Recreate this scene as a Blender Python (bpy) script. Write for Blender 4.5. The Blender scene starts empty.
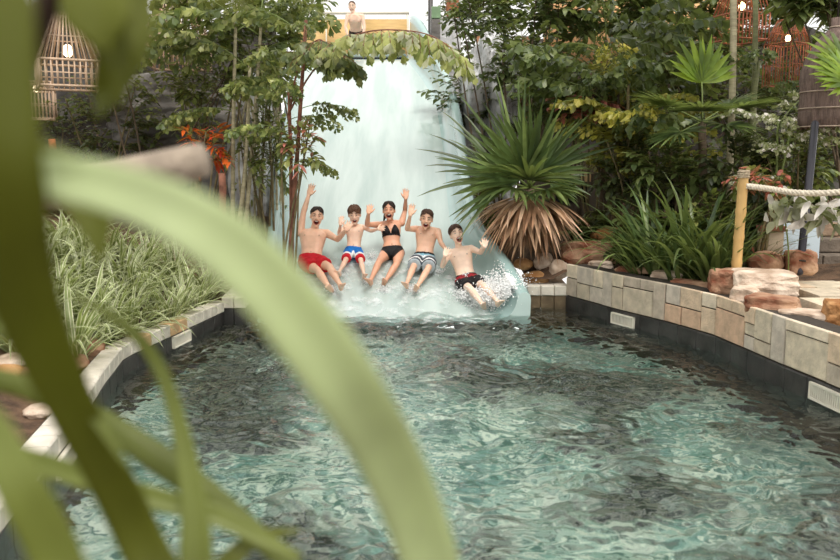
import bpy, bmesh, math, random
from math import sin, cos, pi, atan, tan, sqrt, radians as R, exp
from mathutils import Vector, Matrix, noise
random.seed(11)
SC = bpy.context.scene
COL = SC.collection
V = Vector
FPX = 35.0 / 36.0 * 840.0
TH = atan(120.0 / FPX)
CAMZ = 1.93
CAM = V((0, 0, CAMZ))
FW = V((0, cos(TH), -sin(TH))); UPV = V((0, sin(TH), cos(TH)))

def ray(px, py):
    return (FW + V((1, 0, 0)) * ((px - 420) / FPX) + UPV * ((280 - py) / FPX)).normalized()

def P(px, py, d):
    "the point at distance d (metres north of the camera) seen at a pixel of the photograph"
    u = ray(px, py)
    return CAM + u * (d / u.y)

def G(px, py, z=0.0):
    u = ray(px, py)
    return CAM + u * ((z - CAMZ) / u.z)

def rnd(a, b): return random.uniform(a, b)

def lerp(a, b, t): return a + (b - a) * t

def table(tab, x):
    if x <= tab[0][0]: return tab[0][1]
    for (x0, y0), (x1, y1) in zip(tab, tab[1:]):
        if x <= x1: return lerp(y0, y1, (x - x0) / (x1 - x0))
    return tab[-1][1]

def catmull(pts, n):
    "n+1 points along a smooth curve through tuples"
    pts = [V(p) for p in pts]
    ext = [pts[0] * 2 - pts[1]] + pts + [pts[-1] * 2 - pts[-2]]
    out = []
    m = len(pts) - 1
    for k in range(n + 1):
        u = k / n * m
        i = min(int(u), m - 1); t = u - i
        a, b, c, d = ext[i], ext[i + 1], ext[i + 2], ext[i + 3]
        out.append(0.5 * ((2 * b) + (c - a) * t + (2 * a - 5 * b + 4 * c - d) * t * t + (3 * b - a - 3 * c + d) * t ** 3))
    return out

# ---------------------------------------------------------------- materials
def srgb(r, g, b):
    def c(x):
        x /= 255.0
        return x / 12.92 if x <= .04045 else ((x + .055) / 1.055) ** 2.4
    return (c(r), c(g), c(b), 1.0)

def newmat(name):
    m = bpy.data.materials.new(name); m.use_nodes = True
    nt = m.node_tree
    for n in list(nt.nodes): nt.nodes.remove(n)
    return m, nt

def N(nt, typ, **kw):
    n = nt.nodes.new(typ)
    for k, v in kw.items():
        if hasattr(n, k) and not (k in n.inputs): setattr(n, k, v)
        else: n.inputs[k].default_value = v
    return n

def mixcol(nt, fac, a, b, mode='MIX'):
    n = nt.nodes.new('ShaderNodeMix'); n.data_type = 'RGBA'; n.blend_type = mode
    for sock, v in ((n.inputs[0], fac), (n.inputs[6], a), (n.inputs[7], b)):
        if isinstance(v, bpy.types.NodeSocket): nt.links.new(v, sock)
        else: sock.default_value = v
    return n.outputs[2]

def scl(c, k): return (min(c[0] * k, 1), min(c[1] * k, 1), min(c[2] * k, 1), 1)

def noisefac(nt, scale, lo=.35, hi=.65, detail=4, stretch=None, coord='Object'):
    tc = nt.nodes.new('ShaderNodeTexCoord')
    nz = N(nt, 'ShaderNodeTexNoise', Scale=scale, Detail=detail)
    if stretch:
        mp = nt.nodes.new('ShaderNodeMapping'); mp.inputs['Scale'].default_value = stretch
        nt.links.new(tc.outputs[coord], mp.inputs[0]); nt.links.new(mp.outputs[0], nz.inputs['Vector'])
    else:
        nt.links.new(tc.outputs[coord], nz.inputs['Vector'])
    mr = N(nt, 'ShaderNodeMapRange'); mr.inputs[1].default_value = lo; mr.inputs[2].default_value = hi
    nt.links.new(nz.outputs[0], mr.inputs[0])
    return mr.outputs[0]

def mat(name, col, rough=.6, var=.25, scale=6, bump=0, bscale=30, spec=.4, col2=None, metal=0, coat=0, stretch=None, emit=None, sss=0, coord='Object'):
    "procedural surface: two tones driven by noise, optional bump"
    m, nt = newmat(name)
    out = N(nt, 'ShaderNodeOutputMaterial'); b = N(nt, 'ShaderNodeBsdfPrincipled')
    b.inputs['Roughness'].default_value = rough; b.inputs['Specular IOR Level'].default_value = spec
    b.inputs['Metallic'].default_value = metal; b.inputs['Coat Weight'].default_value = coat
    if sss:
        b.inputs['Subsurface Weight'].default_value = sss; b.inputs['Subsurface Radius'].default_value = (.012, .005, .003)
        b.inputs['Subsurface Scale'].default_value = 1.0
    fac = noisefac(nt, scale, stretch=stretch, coord=coord)
    c = mixcol(nt, fac, scl(col, 1 - var), col2 if col2 else scl(col, 1 + var))
    nt.links.new(c, b.inputs['Base Color'])
    if bump:
        bn = N(nt, 'ShaderNodeBump', Strength=bump, Distance=.02)
        nt.links.new(noisefac(nt, bscale, .2, .8, 5, stretch=stretch, coord=coord), bn.inputs['Height']); nt.links.new(bn.outputs[0], b.inputs['Normal'])
    if emit:
        b.inputs['Emission Color'].default_value = emit[0]; b.inputs['Emission Strength'].default_value = emit[1]
    nt.links.new(b.outputs[0], out.inputs[0])
    return m

def leafmat(name, col, rough=.42, trans=.3, var=.35, scale=5, spec=.5, col2=None):
    m, nt = newmat(name)
    out = N(nt, 'ShaderNodeOutputMaterial'); b = N(nt, 'ShaderNodeBsdfPrincipled', Roughness=rough)
    b.inputs['Specular IOR Level'].default_value = spec
    c = mixcol(nt, noisefac(nt, scale), scl(col, 1 - var), col2 if col2 else scl(col, 1 + var))
    oi = N(nt, 'ShaderNodeObjectInfo'); hs = N(nt, 'ShaderNodeHueSaturation')
    mr = N(nt, 'ShaderNodeMapRange'); mr.inputs[3].default_value = .75; mr.inputs[4].default_value = 1.25
    nt.links.new(oi.outputs['Random'], mr.inputs[0]); nt.links.new(mr.outputs[0], hs.inputs['Value']); nt.links.new(c, hs.inputs['Color'])
    c = hs.outputs[0]
    nt.links.new(c, b.inputs['Base Color'])
    t = N(nt, 'ShaderNodeBsdfTranslucent')
    nt.links.new(mixcol(nt, .35, c, (.55, .65, .12, 1)), t.inputs[0])
    mx = N(nt, 'ShaderNodeMixShader'); mx.inputs[0].default_value = trans
    nt.links.new(b.outputs[0], mx.inputs[1]); nt.links.new(t.outputs[0], mx.inputs[2]); nt.links.new(mx.outputs[0], out.inputs[0])
    return m

# ---------------------------------------------------------------- mesh builder
class MB:
    def __init__(s): s.v = []; s.f = []; s.m = []
    def add(s, vs, fs, mi=0):
        b = len(s.v); s.v.extend(vs); s.f.extend([tuple(b + i for i in q) for q in fs]); s.m.extend([mi] * len(fs))
    def box(s, c, size, mi=0, rot=None):
        c = V(c); h = V(size) / 2
        vs = [V((x * h.x, y * h.y, z * h.z)) for x in (-1, 1) for y in (-1, 1) for z in (-1, 1)]
        if rot: vs = [rot @ q for q in vs]
        s.add([c + q for q in vs], [(0, 1, 3, 2), (4, 6, 7, 5), (0, 4, 5, 1), (2, 3, 7, 6), (0, 2, 6, 4), (1, 5, 7, 3)], mi)
    def tube(s, pts, rad, seg=8, mi=0, round_=False, flat=None):
        "flat = (vector, ratio): squash the section along a vector"
        pts = [V(p) for p in pts]
        if not isinstance(rad, (list, tuple)): rad = [rad] * len(pts)
        rad = list(rad)
        if round_:
            d0 = (pts[0] - pts[1]).normalized(); d1 = (pts[-1] - pts[-2]).normalized(); r0 = rad[0]; r1 = rad[-1]
            pts = [pts[0] + d0 * r0 * .92, pts[0] + d0 * r0 * .6] + pts + [pts[-1] + d1 * r1 * .6, pts[-1] + d1 * r1 * .92]
            rad = [r0 * .38, r0 * .8] + rad + [r1 * .8, r1 * .38]
        n = len(pts); vs = []; ref = None
        for i, p in enumerate(pts):
            t = (pts[min(i + 1, n - 1)] - pts[max(i - 1, 0)]).normalized()
            if ref is None:
                ref = V((0, 0, 1)) if abs(t.z) < .9 else V((1, 0, 0))
            a = (ref - t * ref.dot(t))
            if a.length < 1e-6: a = V((1, 0, 0)).cross(t)
            a.normalize(); ref = a; b = t.cross(a)
            for k in range(seg):
                w = 2 * pi * k / seg
                q = (a * cos(w) + b * sin(w)) * rad[i]
                if flat: q = q - flat[0] * q.dot(flat[0]) * (1 - flat[1])
                vs.append(p + q)
        fs = []
        for i in range(n - 1):
            for k in range(seg):
                k2 = (k + 1) % seg
                fs.append((i * seg + k, i * seg + k2, (i + 1) * seg + k2, (i + 1) * seg + k))
        fs.append(tuple(range(seg - 1, -1, -1))); fs.append(tuple((n - 1) * seg + k for k in range(seg)))
        s.add(vs, fs, mi)
    def ball(s, c, r, M=None, nu=12, nv=8, mi=0):
        c = V(c)
        if not isinstance(r, (tuple, list)): r = (r, r, r)
        vs = []; fs = []
        def pt(u, v):
            q = V((sin(v) * cos(u) * r[0], sin(v) * sin(u) * r[1], cos(v) * r[2]))
            return c + (M @ q if M else q)
        vs.append(pt(0, 0))
        for j in range(1, nv):
            for i in range(nu): vs.append(pt(2 * pi * i / nu, pi * j / nv))
        vs.append(pt(0, pi))
        for i in range(nu):
            fs.append((0, 1 + i, 1 + (i + 1) % nu))
            fs.append((len(vs) - 1, 1 + (nv - 2) * nu + (i + 1) % nu, 1 + (nv - 2) * nu + i))
        for j in range(nv - 2):
            for i in range(nu):
                a = 1 + j * nu + i; b = 1 + j * nu + (i + 1) % nu
                fs.append((a, a + nu, b + nu, b))
        s.add(vs, fs, mi)
    def rings(s, secs, seg=16, mi=0, cap=True):
        "secs = (centre, right vector, front vector, half width, half depth) super-ellipses, lofted"
        vs = []; fs = []
        n = len(secs)
        for c, rt, fr, hw, hd in secs:
            for k in range(seg):
                w = 2 * pi * k / seg
                cx = abs(cos(w)) ** .85 * (1 if cos(w) >= 0 else -1); sy = abs(sin(w)) ** .85 * (1 if sin(w) >= 0 else -1)
                vs.append(c + rt * cx * hw + fr * sy * hd)
        for i in range(n - 1):
            for k in range(seg):
                k2 = (k + 1) % seg
                fs.append((i * seg + k, i * seg + k2, (i + 1) * seg + k2, (i + 1) * seg + k))
        if cap:
            fs.append(tuple(range(seg - 1, -1, -1))); fs.append(tuple((n - 1) * seg + k for k in range(seg)))
        s.add(vs, fs, mi)
    def ribbon(s, pts, w, side=None, fold=.15, mi=0, edge=None, em=0, twist=0):
        "a leaf blade along pts; w = half widths; V-folded; edge = share of the margin in material em"
        n = len(pts); vs = []; fs = []; ms = []
        cols = 5 if edge else 3
        for i, p in enumerate(pts):
            t = (pts[min(i + 1, n - 1)] - pts[max(i - 1, 0)]).normalized()
            sd = side if side is not None else t.cross(V((0, 0, 1)))
            sd = sd - t * sd.dot(t)
            if sd.length < 1e-5: sd = V((1, 0, 0))
            sd.normalize(); up = sd.cross(t)
            if twist:
                a = twist * i / (n - 1); sd, up = sd * cos(a) + up * sin(a), up * cos(a) - sd * sin(a)
            h = w[i]
            if edge:
                row = [p - sd * h + up * h * fold, p - sd * h * (1 - edge) + up * h * fold * (1 - edge), p, p + sd * h * (1 - edge) + up * h * fold * (1 - edge), p + sd * h + up * h * fold]
            else: row = [p - sd * h + up * h * fold, p, p + sd * h + up * h * fold]
            vs += row
        b = len(s.v); s.v += vs
        for i in range(n - 1):
            for k in range(cols - 1):
                s.f.append((b + i * cols + k, b + i * cols + k + 1, b + (i + 1) * cols + k + 1, b + (i + 1) * cols + k))
                s.m.append(em if edge and k in (0, 3) else mi)
    def build(s, name, mats, parent=None, origin=None, smooth=True):
        me = bpy.data.meshes.new(name)
        o0 = parent.location if parent is not None else (V(origin) if origin is not None else V((0, 0, 0)))
        if parent is not None and parent.parent is not None: o0 = parent.parent.location + parent.location
        me.from_pydata([v - o0 for v in s.v], [], s.f)
        if not isinstance(mats, (list, tuple)): mats = [mats]
        for m in mats: me.materials.append(m)
        me.polygons.foreach_set('material_index', s.m)
        if smooth: me.polygons.foreach_set('use_smooth', [True] * len(s.f))
        me.update()
        o = bpy.data.objects.new(name, me); COL.objects.link(o)
        if parent is not None: o.parent = parent
        else: o.location = o0
        return o

def tag(o, label=None, cat=None, group=None, kind=None):
    if label: o['label'] = label
    if cat: o['category'] = cat
    if group: o['group'] = group
    if kind: o['kind'] = kind
    return o

def thing(name, loc, label, cat, group=None):
    o = bpy.data.objects.new(name, None); COL.objects.link(o); o.location = V(loc); o.empty_display_size = .1
    return tag(o, label, cat, group)

def kid(me, name, parent, M=None):
    o = bpy.data.objects.new(name, me); COL.objects.link(o); o.parent = parent
    if M is not None: o.matrix_local = M
    return o

def struct(o): o['kind'] = 'structure'; return o

def dup(root, loc, rz=0, sc=1, label=None, group=None):
    r = root.copy(); COL.objects.link(r); r.location = V(loc); r.rotation_euler = (0, 0, rz); r.scale = (sc, sc, sc)
    if label: r['label'] = label
    if group: r['group'] = group
    for ch in list(root.children):
        c = ch.copy(); COL.objects.link(c); c.parent = r
        for g in list(ch.children):
            e = g.copy(); COL.objects.link(e); e.parent = c
    return r

def fromobj(o, mods):
    "apply modifiers to an object's mesh without operators"
    for t, kw in mods:
        md = o.modifiers.new(t.lower(), t)
        for k, v in kw.items(): setattr(md, k, v)
    bpy.context.view_layer.update()
    dg = bpy.context.evaluated_depsgraph_get()
    me = bpy.data.meshes.new_from_object(o.evaluated_get(dg))
    old = o.data; me.name = old.name; o.modifiers.clear(); o.data = me
    bpy.data.meshes.remove(old)
    return o

def arch(p, az, el, L, droop, n=7, wob=0):
    "points of a blade leaving p at azimuth az, elevation el, bending down by droop radians in all"
    pts = [V(p)]; e = el; st = L / n
    for k in range(n):
        e2 = e
        pts.append(pts[-1] + V((cos(az) * cos(e2), sin(az) * cos(e2), sin(e2))) * st)
        e -= droop / n * (0.5 + 1.0 * k / n) ; az += wob / n
    return pts
def wstrap(n, w): return [w * (.55 + .45 * min(1, 4 * k / n)) * (1 - (k / n) ** 3.2) + .0004 for k in range(n + 1)]
def wlance(n, w): return [w * (sin(pi * min(1, (k / n) ** .75)) ** .8) + .0004 for k in range(n + 1)]
# ================================================================ materials of the setting
M = {}
M['soil'] = mat('soil', srgb(96, 74, 56), .95, .45, 7, .8, 40)
M['mortar'] = mat('mortar', srgb(62, 55, 48), .9, .2, 20)
M['darktile'] = mat('dark_tile', srgb(58, 56, 54), .35, .4, 5, .1, 20, spec=.5)
STONE = [mat('sandstone_%d' % i, srgb(*c), .75, .16, 9, .35, 45, spec=.3) for i, c in enumerate(
    [(210, 196, 172), (198, 184, 162), (216, 192, 164), (202, 190, 174), (224, 208, 184), (208, 176, 148), (188, 174, 156)])]
M['cream_tile'] = mat('cream_tile', srgb(214, 206, 192), .5, .12, 8, .1, 30)
M['buff_tile'] = mat('buff_tile', srgb(196, 162, 122), .5, .15, 8, .1, 30)
M['redrock'] = mat('red_sandstone', srgb(150, 84, 56), .85, .4, 4, .7, 16, col2=srgb(196, 160, 130))
M['palerock'] = mat('pale_sandstone', srgb(196, 168, 144), .8, .25, 5, .6, 18, col2=srgb(232, 212, 192))
M['orangerock'] = mat('orange_sandstone', srgb(176, 116, 62), .8, .35, 4, .6, 18, col2=srgb(214, 168, 116))
M['greyrock'] = mat('grey_rock', srgb(112, 108, 104), .9, .45, 2.2, 1.0, 7)
M['whiterock'] = mat('whitish_rock', srgb(190, 190, 190), .9, .3, 2.6, 1.0, 8)
M['darkrock'] = mat('dark_rock', srgb(70, 66, 62), .9, .4, 2.5, 1.0, 7)
M['white_plastic'] = mat('white_plastic', srgb(228, 222, 206), .45, .05, 4)

# ================================================================ pool outline
LPX = [(224, 325), (171, 352), (124, 376), (103, 406), (75, 457), (45, 500)]
RPX = [(566, 311), (620, 328), (668, 341), (716, 357), (779, 388), (840, 416), (900, 447)]
LP = [G(*p) for p in LPX] + [V((-1.95, 3.3, 0)), V((-1.85, 1.6, 0))]
RP = [G(*p) for p in RPX] + [V((3.3, 4.2, 0)), V((3.3, 1.6, 0))]
BL = G(275, 323); BR = G(520, 312)
POLY = [BL] + LP + RP[::-1] + [BR, V((BR.x, 11.6, 0)), V((BL.x, 11.6, 0))]
def inside(x, y, poly):
    c = False; j = len(poly) - 1
    for i in range(len(poly)):
        a, b = poly[i], poly[j]
        if (a.y > y) != (b.y > y) and x < (b.x - a.x) * (y - a.y) / (b.y - a.y) + a.x: c = not c
        j = i
    return c
def edge_x(line, y):
    "x of a bank polyline (points from far to near) at y"
    pts = line
    if y >= pts[0].y: return pts[0].x
    for a, b in zip(pts, pts[1:]):
        if b.y <= y <= a.y: return lerp(a.x, b.x, (a.y - y) / (a.y - b.y))
    return pts[-1].x

# ================================================================ slide profile
ZT = [(9.8, -.03), (10.0, .03), (10.25, .12), (10.5, .23), (10.8, .36), (11.2, .53), (13, 1.30), (17, 3.03), (18.6, 3.70), (19.6, 4.10), (20.1, 4.28), (20.5, 4.37), (20.9, 4.40), (24, 4.40)]
def zs(d): return (table(ZT, d - .2) + table(ZT, d) * 2 + table(ZT, d + .2)) / 4 if d > 10.2 else table(ZT, d)
RIMX = [(9.8, 1.36), (10.0, 1.33), (10.5, 1.21), (11.0, 1.0), (11.5, .86), (12.5, .78), (15, .78), (17, .70), (18.5, .46), (19.5, .2), (20.5, -.08), (21, -.12), (24, -.2)]
CRX = [(9.8, .92), (10.0, .90), (10.5, .74), (11.2, .52), (12, .46), (13, .44), (15, .42), (17, .33), (18.5, .08), (20.2, -.34), (21, -.4), (24, -.45)]
CLX = [(9.8, -1.75), (10, -1.75), (11.9, -1.92), (14, -2.15), (17, -2.45), (20.2, -2.72), (24, -2.9)]
RH = [(9.8, .33), (10.1, .36), (11, .40), (17, .42), (18.6, .5), (20.0, .95), (21, 1.05), (24, 1.05)]
def sm(tab, d, w=.4): return (table(tab, d - w) + 2 * table(tab, d) + table(tab, d + w)) / 4
def slide_z(x, y):
    z = zs(y); c = sm(CRX, y); r = sm(RIMX, y)
    if x > c: z += sm(RH, y) * min(1, (x - c) / max(.05, r - .18 - c)) ** 2.2
    return z

# ================================================================ terrain
def terr(x, y):
    n = noise.noise(V((x * .8, y * .8, 3))) * .06 + noise.noise(V((x * 3, y * 3, 9))) * .03
    le = edge_x(LP, y); re = edge_x(RP, y)
    if x < 0:
        k = max(0, le - x)
        z = .22 + min(1.1, max(0, k - .3) * .42)
    else:
        k = max(0, x - re)
        z = .50 + min(.5, max(0, k - .5) * .12)
    if y > 10.3: z = max(z, lerp(.36, 1.0, min(1, (y - 10.3) / 2.5)))
    if y > 9.6 and sm(CLX, y) - .35 < x < sm(RIMX, y) + .15: z = min(z, zs(y) - .7)
    elif y > 10.2 and x < sm(RIMX, y) + .6 and x > 0: z = min(z, .42)
    if y < 2.2: z = .5
    return z + n
def build_terrain():
    mb = MB(); st = .16
    nx, ny = int(30 / st), int(29 / st)
    idx = {}
    vs = []; fs = []
    def vid(i, j):
        if (i, j) not in idx:
            x = -13 + i * st; y = -1.5 + j * st
            idx[(i, j)] = len(vs); vs.append(V((x, y, terr(x, y))))
        return idx[(i, j)]
    for i in range(nx):
        for j in range(ny):
            x = -13 + (i + .5) * st; y = -1.5 + (j + .5) * st
            if 1.6 < y < 11.7 and (inside(x, y, POLY) or any(inside(x + a, y + b, POLY) for a in (-.1, .1) for b in (-.1, .1))): continue
            fs.append((vid(i, j), vid(i + 1, j), vid(i + 1, j + 1), vid(i, j + 1)))
    mb.add(vs, fs)
    return struct(mb.build('ground', M['soil']))
build_terrain()

# ================================================================ strips along the banks
class Path:
    def __init__(s, pts, inward):
        s.p = pts; s.inw = inward
        s.L = [0]
        for a, b in zip(pts, pts[1:]): s.L.append(s.L[-1] + (b - a).length)
    def at(s, q):
        q = max(0, min(q, s.L[-1] - 1e-6))
        for i in range(len(s.p) - 1):
            if q <= s.L[i + 1]:
                t = (q - s.L[i]) / (s.L[i + 1] - s.L[i]); break
        p = s.p[i].lerp(s.p[i + 1], t)
        def nrm(k):
            d = (s.p[k + 1] - s.p[k]).normalized(); n = V((d.y, -d.x, 0))
            return n if s.inw > 0 else -n
        n = nrm(i)
        if t > .5 and i < len(s.p) - 2: n = n.lerp(nrm(i + 1), t - .5)
        elif t < .5 and i > 0: n = n.lerp(nrm(i - 1), .5 - t)
        return p, n.normalized()
def panel(mb, path, q0, q1, z0, z1, proud, back, mi, bev=.006):
    "one block of a wall: from `back` behind the face to `proud` in front of it"
    (p0, n0), (p1, n1) = path.at(q0), path.at(q1)
    t = (p1 - p0).normalized()
    b = bev
    vs = []
    for p, n, sg in ((p0, n0, 1), (p1, n1, -1)):
        for z, sz in ((z0, 1), (z1, -1)):
            vs.append(p - n * back + V((0, 0, z)))
            vs.append(p + n * (proud - b) + V((0, 0, z)))
            vs.append(p + n * proud + t * b * sg + V((0, 0, z + b * sz)))
    # 0..2 p0 z0, 3..5 p0 z1, 6..8 p1 z0, 9..11 p1 z1
    mb.add(vs, [(2, 8, 11, 5), (1, 2, 5, 4), (8, 7, 10, 11), (1, 7, 8, 2), (5, 11, 10, 4), (0, 1, 4, 3), (7, 6, 9, 10), (3, 4, 10, 9), (0, 6, 7, 1), (6, 0, 3, 9)], mi)

def right_wall():
    path = Path(RP, 1); mb = MB(); rs = random.Random(5)
    mats = [M['mortar'], M['darktile']] + STONE
    q = 0; L = path.L[-1]
    while q < L - .05:                                  # continuous backing
        panel(mb, path, q, min(q + .25, L), -1.3, .60, -.012, .28, 0, 0); q += .25
    q = 0
    while q < L - .1:
        w = .30
        panel(mb, path, q + .003, min(q + w - .003, L), -.35, .2, .012, .02, 1); q += w
    q = 0
    z0, z1 = .21, .62; g = .006
    lay = [('22', .2), ('11b', .34), ('h', .3), ('1', .17), ('2v', .2), ('b', .44), ('3', .16)]
    k = 0
    def st(a, b, c, d): panel(mb, path, a + g, b - g, c + g, d - g, rs.uniform(.0, .014), .03, 2 + rs.randrange(7))
    seq = ['split', 'wide2', 'one', 'split', 'bigtop', 'one', 'wide2', 'split', 'bigtop', 'tri', 'one', 'bigbase']
    while q < L - .12:
        s_ = seq[k % len(seq)]; k += 1
        if s_ == 'one': w = rs.uniform(.17, .24); st(q, q + w, z0, z1)
        elif s_ == 'split':
            w = rs.uniform(.18, .28); h = rs.uniform(.35, .65); zz = lerp(z0, z1, h); st(q, q + w, z0, zz); st(q, q + w, zz, z1)
        elif s_ == 'wide2':
            w = rs.uniform(.55, .7); zz = lerp(z0, z1, .48); m1 = rs.uniform(.4, .6); m2 = rs.uniform(.35, .65)
            st(q, q + w * m1, z0, zz); st(q + w * m1, q + w, z0, zz); st(q, q + w * m2, zz, z1); st(q + w * m2, q + w, zz, z1)
        elif s_ == 'bigtop':
            w = rs.uniform(.48, .58); zz = lerp(z0, z1, .7); st(q, q + w, z0, zz); st(q, q + w * .55, zz, z1); st(q + w * .55, q + w, zz, z1)
        elif s_ == 'tri':
            w = rs.uniform(.4, .5); zz = lerp(z0, z1, .32); st(q, q + w * .4, z0, zz); st(q + w * .4, q + w, z0, zz)
            st(q, q + w * .4, zz, lerp(z0, z1, .6)); st(q, q + w * .4, lerp(z0, z1, .6), z1); st(q + w * .4, q + w, zz, z1)
        else:
            w = rs.uniform(.5, .6); st(q, q + w, z0, lerp(z0, z1, .75)); st(q, q + w, lerp(z0, z1, .75), z1)
        q += w
    o = struct(mb.build('wall_right', mats, smooth=False)); o['label'] = 'curved pool wall clad in pale stone blocks above dark tiles'
    return path
RPATH = right_wall()

def left_wall():
    path = Path(LP, -1); mb = MB(); rs = random.Random(8)
    mats = [M['mortar'], M['darktile'], M['cream_tile'], M['buff_tile']]
    L = path.L[-1]; q = 0
    while q < L - .05:
        panel(mb, path, q, min(q + .2, L), -1.3, .27, -.01, .16, 0, 0); q += .2
    q = 0
    while q < L - .1:
        panel(mb, path, q + .002, min(q + .298, L), -.35, .155, .01, .02, 1); q += .3
    q = 0; k = 0
    while q < L - .05:
        mi = 3 if k in (5, 6, 9) else 2
        panel(mb, path, q + .004, min(q + .196, L), .16, .285, .014, .14, mi, .01); q += .2; k += 1
    return struct(mb.build('wall_left', mats, smooth=False)), path
_, LPATH = left_wall()
def back_walls():
    mb = MB(); rs = random.Random(9)
    mats = [M['mortar'], mat('algae_stained_tile', srgb(104, 88, 66), .5, .35, 6, .2, 20), M['cream_tile'], M['darktile']]
    for pts, inw, face in (([V((RP[0].x + .02, RP[0].y, 0)), V((1.38, RP[0].y + .02, 0))], -1, 1), ([V((-2.06, LP[0].y + .02, 0)), V((LP[0].x - .02, LP[0].y, 0))], -1, 3)):
        path = Path(pts, inw); L = path.L[-1]; n = max(1, round(L / .17))
        for k in range(n):
            panel(mb, path, L * k / n + .003, L * (k + 1) / n - .003, -1.2, .2, 0, .8, face)
            panel(mb, path, L * k / n + .003, L * (k + 1) / n - .003, .2, .33, .012, .8, 2, .01)
    return struct(mb.build('wall_back', mats, smooth=False))
back_walls()

# water-line grilles in the wall
def grille(path, q, w, z0, z1, label):
    p, n = path.at(q + w / 2); t = V((-n.y, n.x, 0))
    o = thing('drain_grille', p + V((0, 0, z0)), label, 'grille', 'overflow grilles along the water line')
    rot = Matrix((t, n, V((0, 0, 1)))).transposed()
    h = z1 - z0; f = MB()
    for sx, sz, a, b in ((0, .5 - .06, w, .12 * h), (0, -.5 + .06, w, .12 * h), (-.5 + .01, 0, .02 * w, h), (.5 - .01, 0, .02 * w, h)):
        f.box(p + t * sx * w + n * .024 + V((0, 0, z0 + h / 2 + sz * h)), (a, .03, b), rot=rot)
    f.build('frame', M['white_plastic'], o, smooth=False)
    s = MB()
    for k in range(int(w / .026)):
        s.box(p + t * (-w / 2 + .012 + k * .026) + n * .022 + V((0, 0, z0 + h / 2)), (.013, .022, h * .8), rot=rot)
    s.build('slats', M['white_plastic'], o, smooth=False)
    s = MB(); s.box(p + n * .012 + V((0, 0, z0 + h / 2)), (w * .98, .004, h * .9), rot=rot); s.build('recess', M['mortar'], o, smooth=False)
def qnear(path, p):
    best = min(range(0, int(path.L[-1] * 100)), key=lambda k: (path.at(k / 100)[0] - p).length)
    return best / 100
grille(RPATH, qnear(RPATH, G(625, 329)) - .2, .40, .04, .17, 'white slotted overflow grille in the dark tiles under the strappy green clump')
grille(RPATH, qnear(RPATH, G(829, 410)) - .2, .42, .04, .18, 'white slotted overflow grille in the dark tiles below the orange rock')
grille(LPATH, qnear(LPATH, G(181, 347)) - .18, .40, .03, .15, 'white overflow grille under the cream coping by the grassy bed')
grille(LPATH, qnear(LPATH, G(62, 474)) - .2, .40, .03, .15, 'white overflow grille under the coping below the red rocks')

# ================================================================ pool floor and water
def pool():
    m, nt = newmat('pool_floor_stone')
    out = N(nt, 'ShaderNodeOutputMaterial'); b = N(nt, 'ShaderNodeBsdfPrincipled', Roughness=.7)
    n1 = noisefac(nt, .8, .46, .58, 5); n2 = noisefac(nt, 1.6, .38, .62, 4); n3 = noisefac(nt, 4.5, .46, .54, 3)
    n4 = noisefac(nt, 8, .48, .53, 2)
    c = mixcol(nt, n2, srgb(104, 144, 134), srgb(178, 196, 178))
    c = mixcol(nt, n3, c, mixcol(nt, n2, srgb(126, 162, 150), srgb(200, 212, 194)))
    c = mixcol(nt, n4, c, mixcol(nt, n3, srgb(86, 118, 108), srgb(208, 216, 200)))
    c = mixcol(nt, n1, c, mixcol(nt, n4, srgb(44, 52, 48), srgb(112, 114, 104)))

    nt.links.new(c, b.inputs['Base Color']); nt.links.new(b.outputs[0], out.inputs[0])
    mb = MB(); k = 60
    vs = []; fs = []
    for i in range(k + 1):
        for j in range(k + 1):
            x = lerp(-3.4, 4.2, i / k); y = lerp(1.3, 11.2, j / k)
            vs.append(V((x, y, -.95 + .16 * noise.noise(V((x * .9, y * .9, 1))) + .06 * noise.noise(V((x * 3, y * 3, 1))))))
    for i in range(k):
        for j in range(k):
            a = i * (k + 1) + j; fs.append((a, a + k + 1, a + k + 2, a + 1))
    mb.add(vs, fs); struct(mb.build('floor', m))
    w, nt = newmat('pool_water')
    out = N(nt, 'ShaderNodeOutputMaterial')
    g = N(nt, 'ShaderNodeBsdfPrincipled', Roughness=.0, IOR=1.333)
    g.inputs['Transmission Weight'].default_value = 1; g.inputs['Base Color'].default_value = (.86, .97, .94, 1)
    bn = N(nt, 'ShaderNodeBump', Strength=.35, Distance=.02)
    nt.links.new(noisefac(nt, 8, .2, .8, 2), bn.inputs['Height']); nt.links.new(bn.outputs[0], g.inputs['Normal'])
    nt.links.new(g.outputs[0], out.inputs[0])
    mb = MB(); vs = []; fs = []
    st = .022; nx = int(7.2 / st); ny = int(9.2 / st)
    for i in range(nx + 1):
        for j in range(ny + 1):
            x = -3.1 + i * st; y = 1.5 + j * st
            amp = 1.0 + .7 * exp(-((y - 9.2) ** 2) / 2.0)
            q = V((x, y * 1.25, 0))
            w1 = noise.noise(q * 1.1 + V((0, 0, 4))); 
            q2 = q + V((w1 * .3, -w1 * .3, 0))
            r1 = 1 - abs(noise.noise(q2 * 2.6)) * 2; r2 = 1 - abs(noise.noise(q2 * 5.5 + V((9, 2, 1)))) * 2
            z = .018 * w1 + .020 * r1 + .015 * r2 + .0075 * (1 - abs(noise.noise(q2 * 10 + V((3, 7, 2)))) * 2)
            vs.append(V((x, y, z * amp - .01)))
    for i in range(nx):
        for j in range(ny):
            a = i * (ny + 1) + j; fs.append((a, a + ny + 1, a + ny + 2, a + 1))
    mb.add(vs, fs); o = struct(mb.build('water', w)); o['label'] = 'rippling clear teal pool water'
pool()

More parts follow.
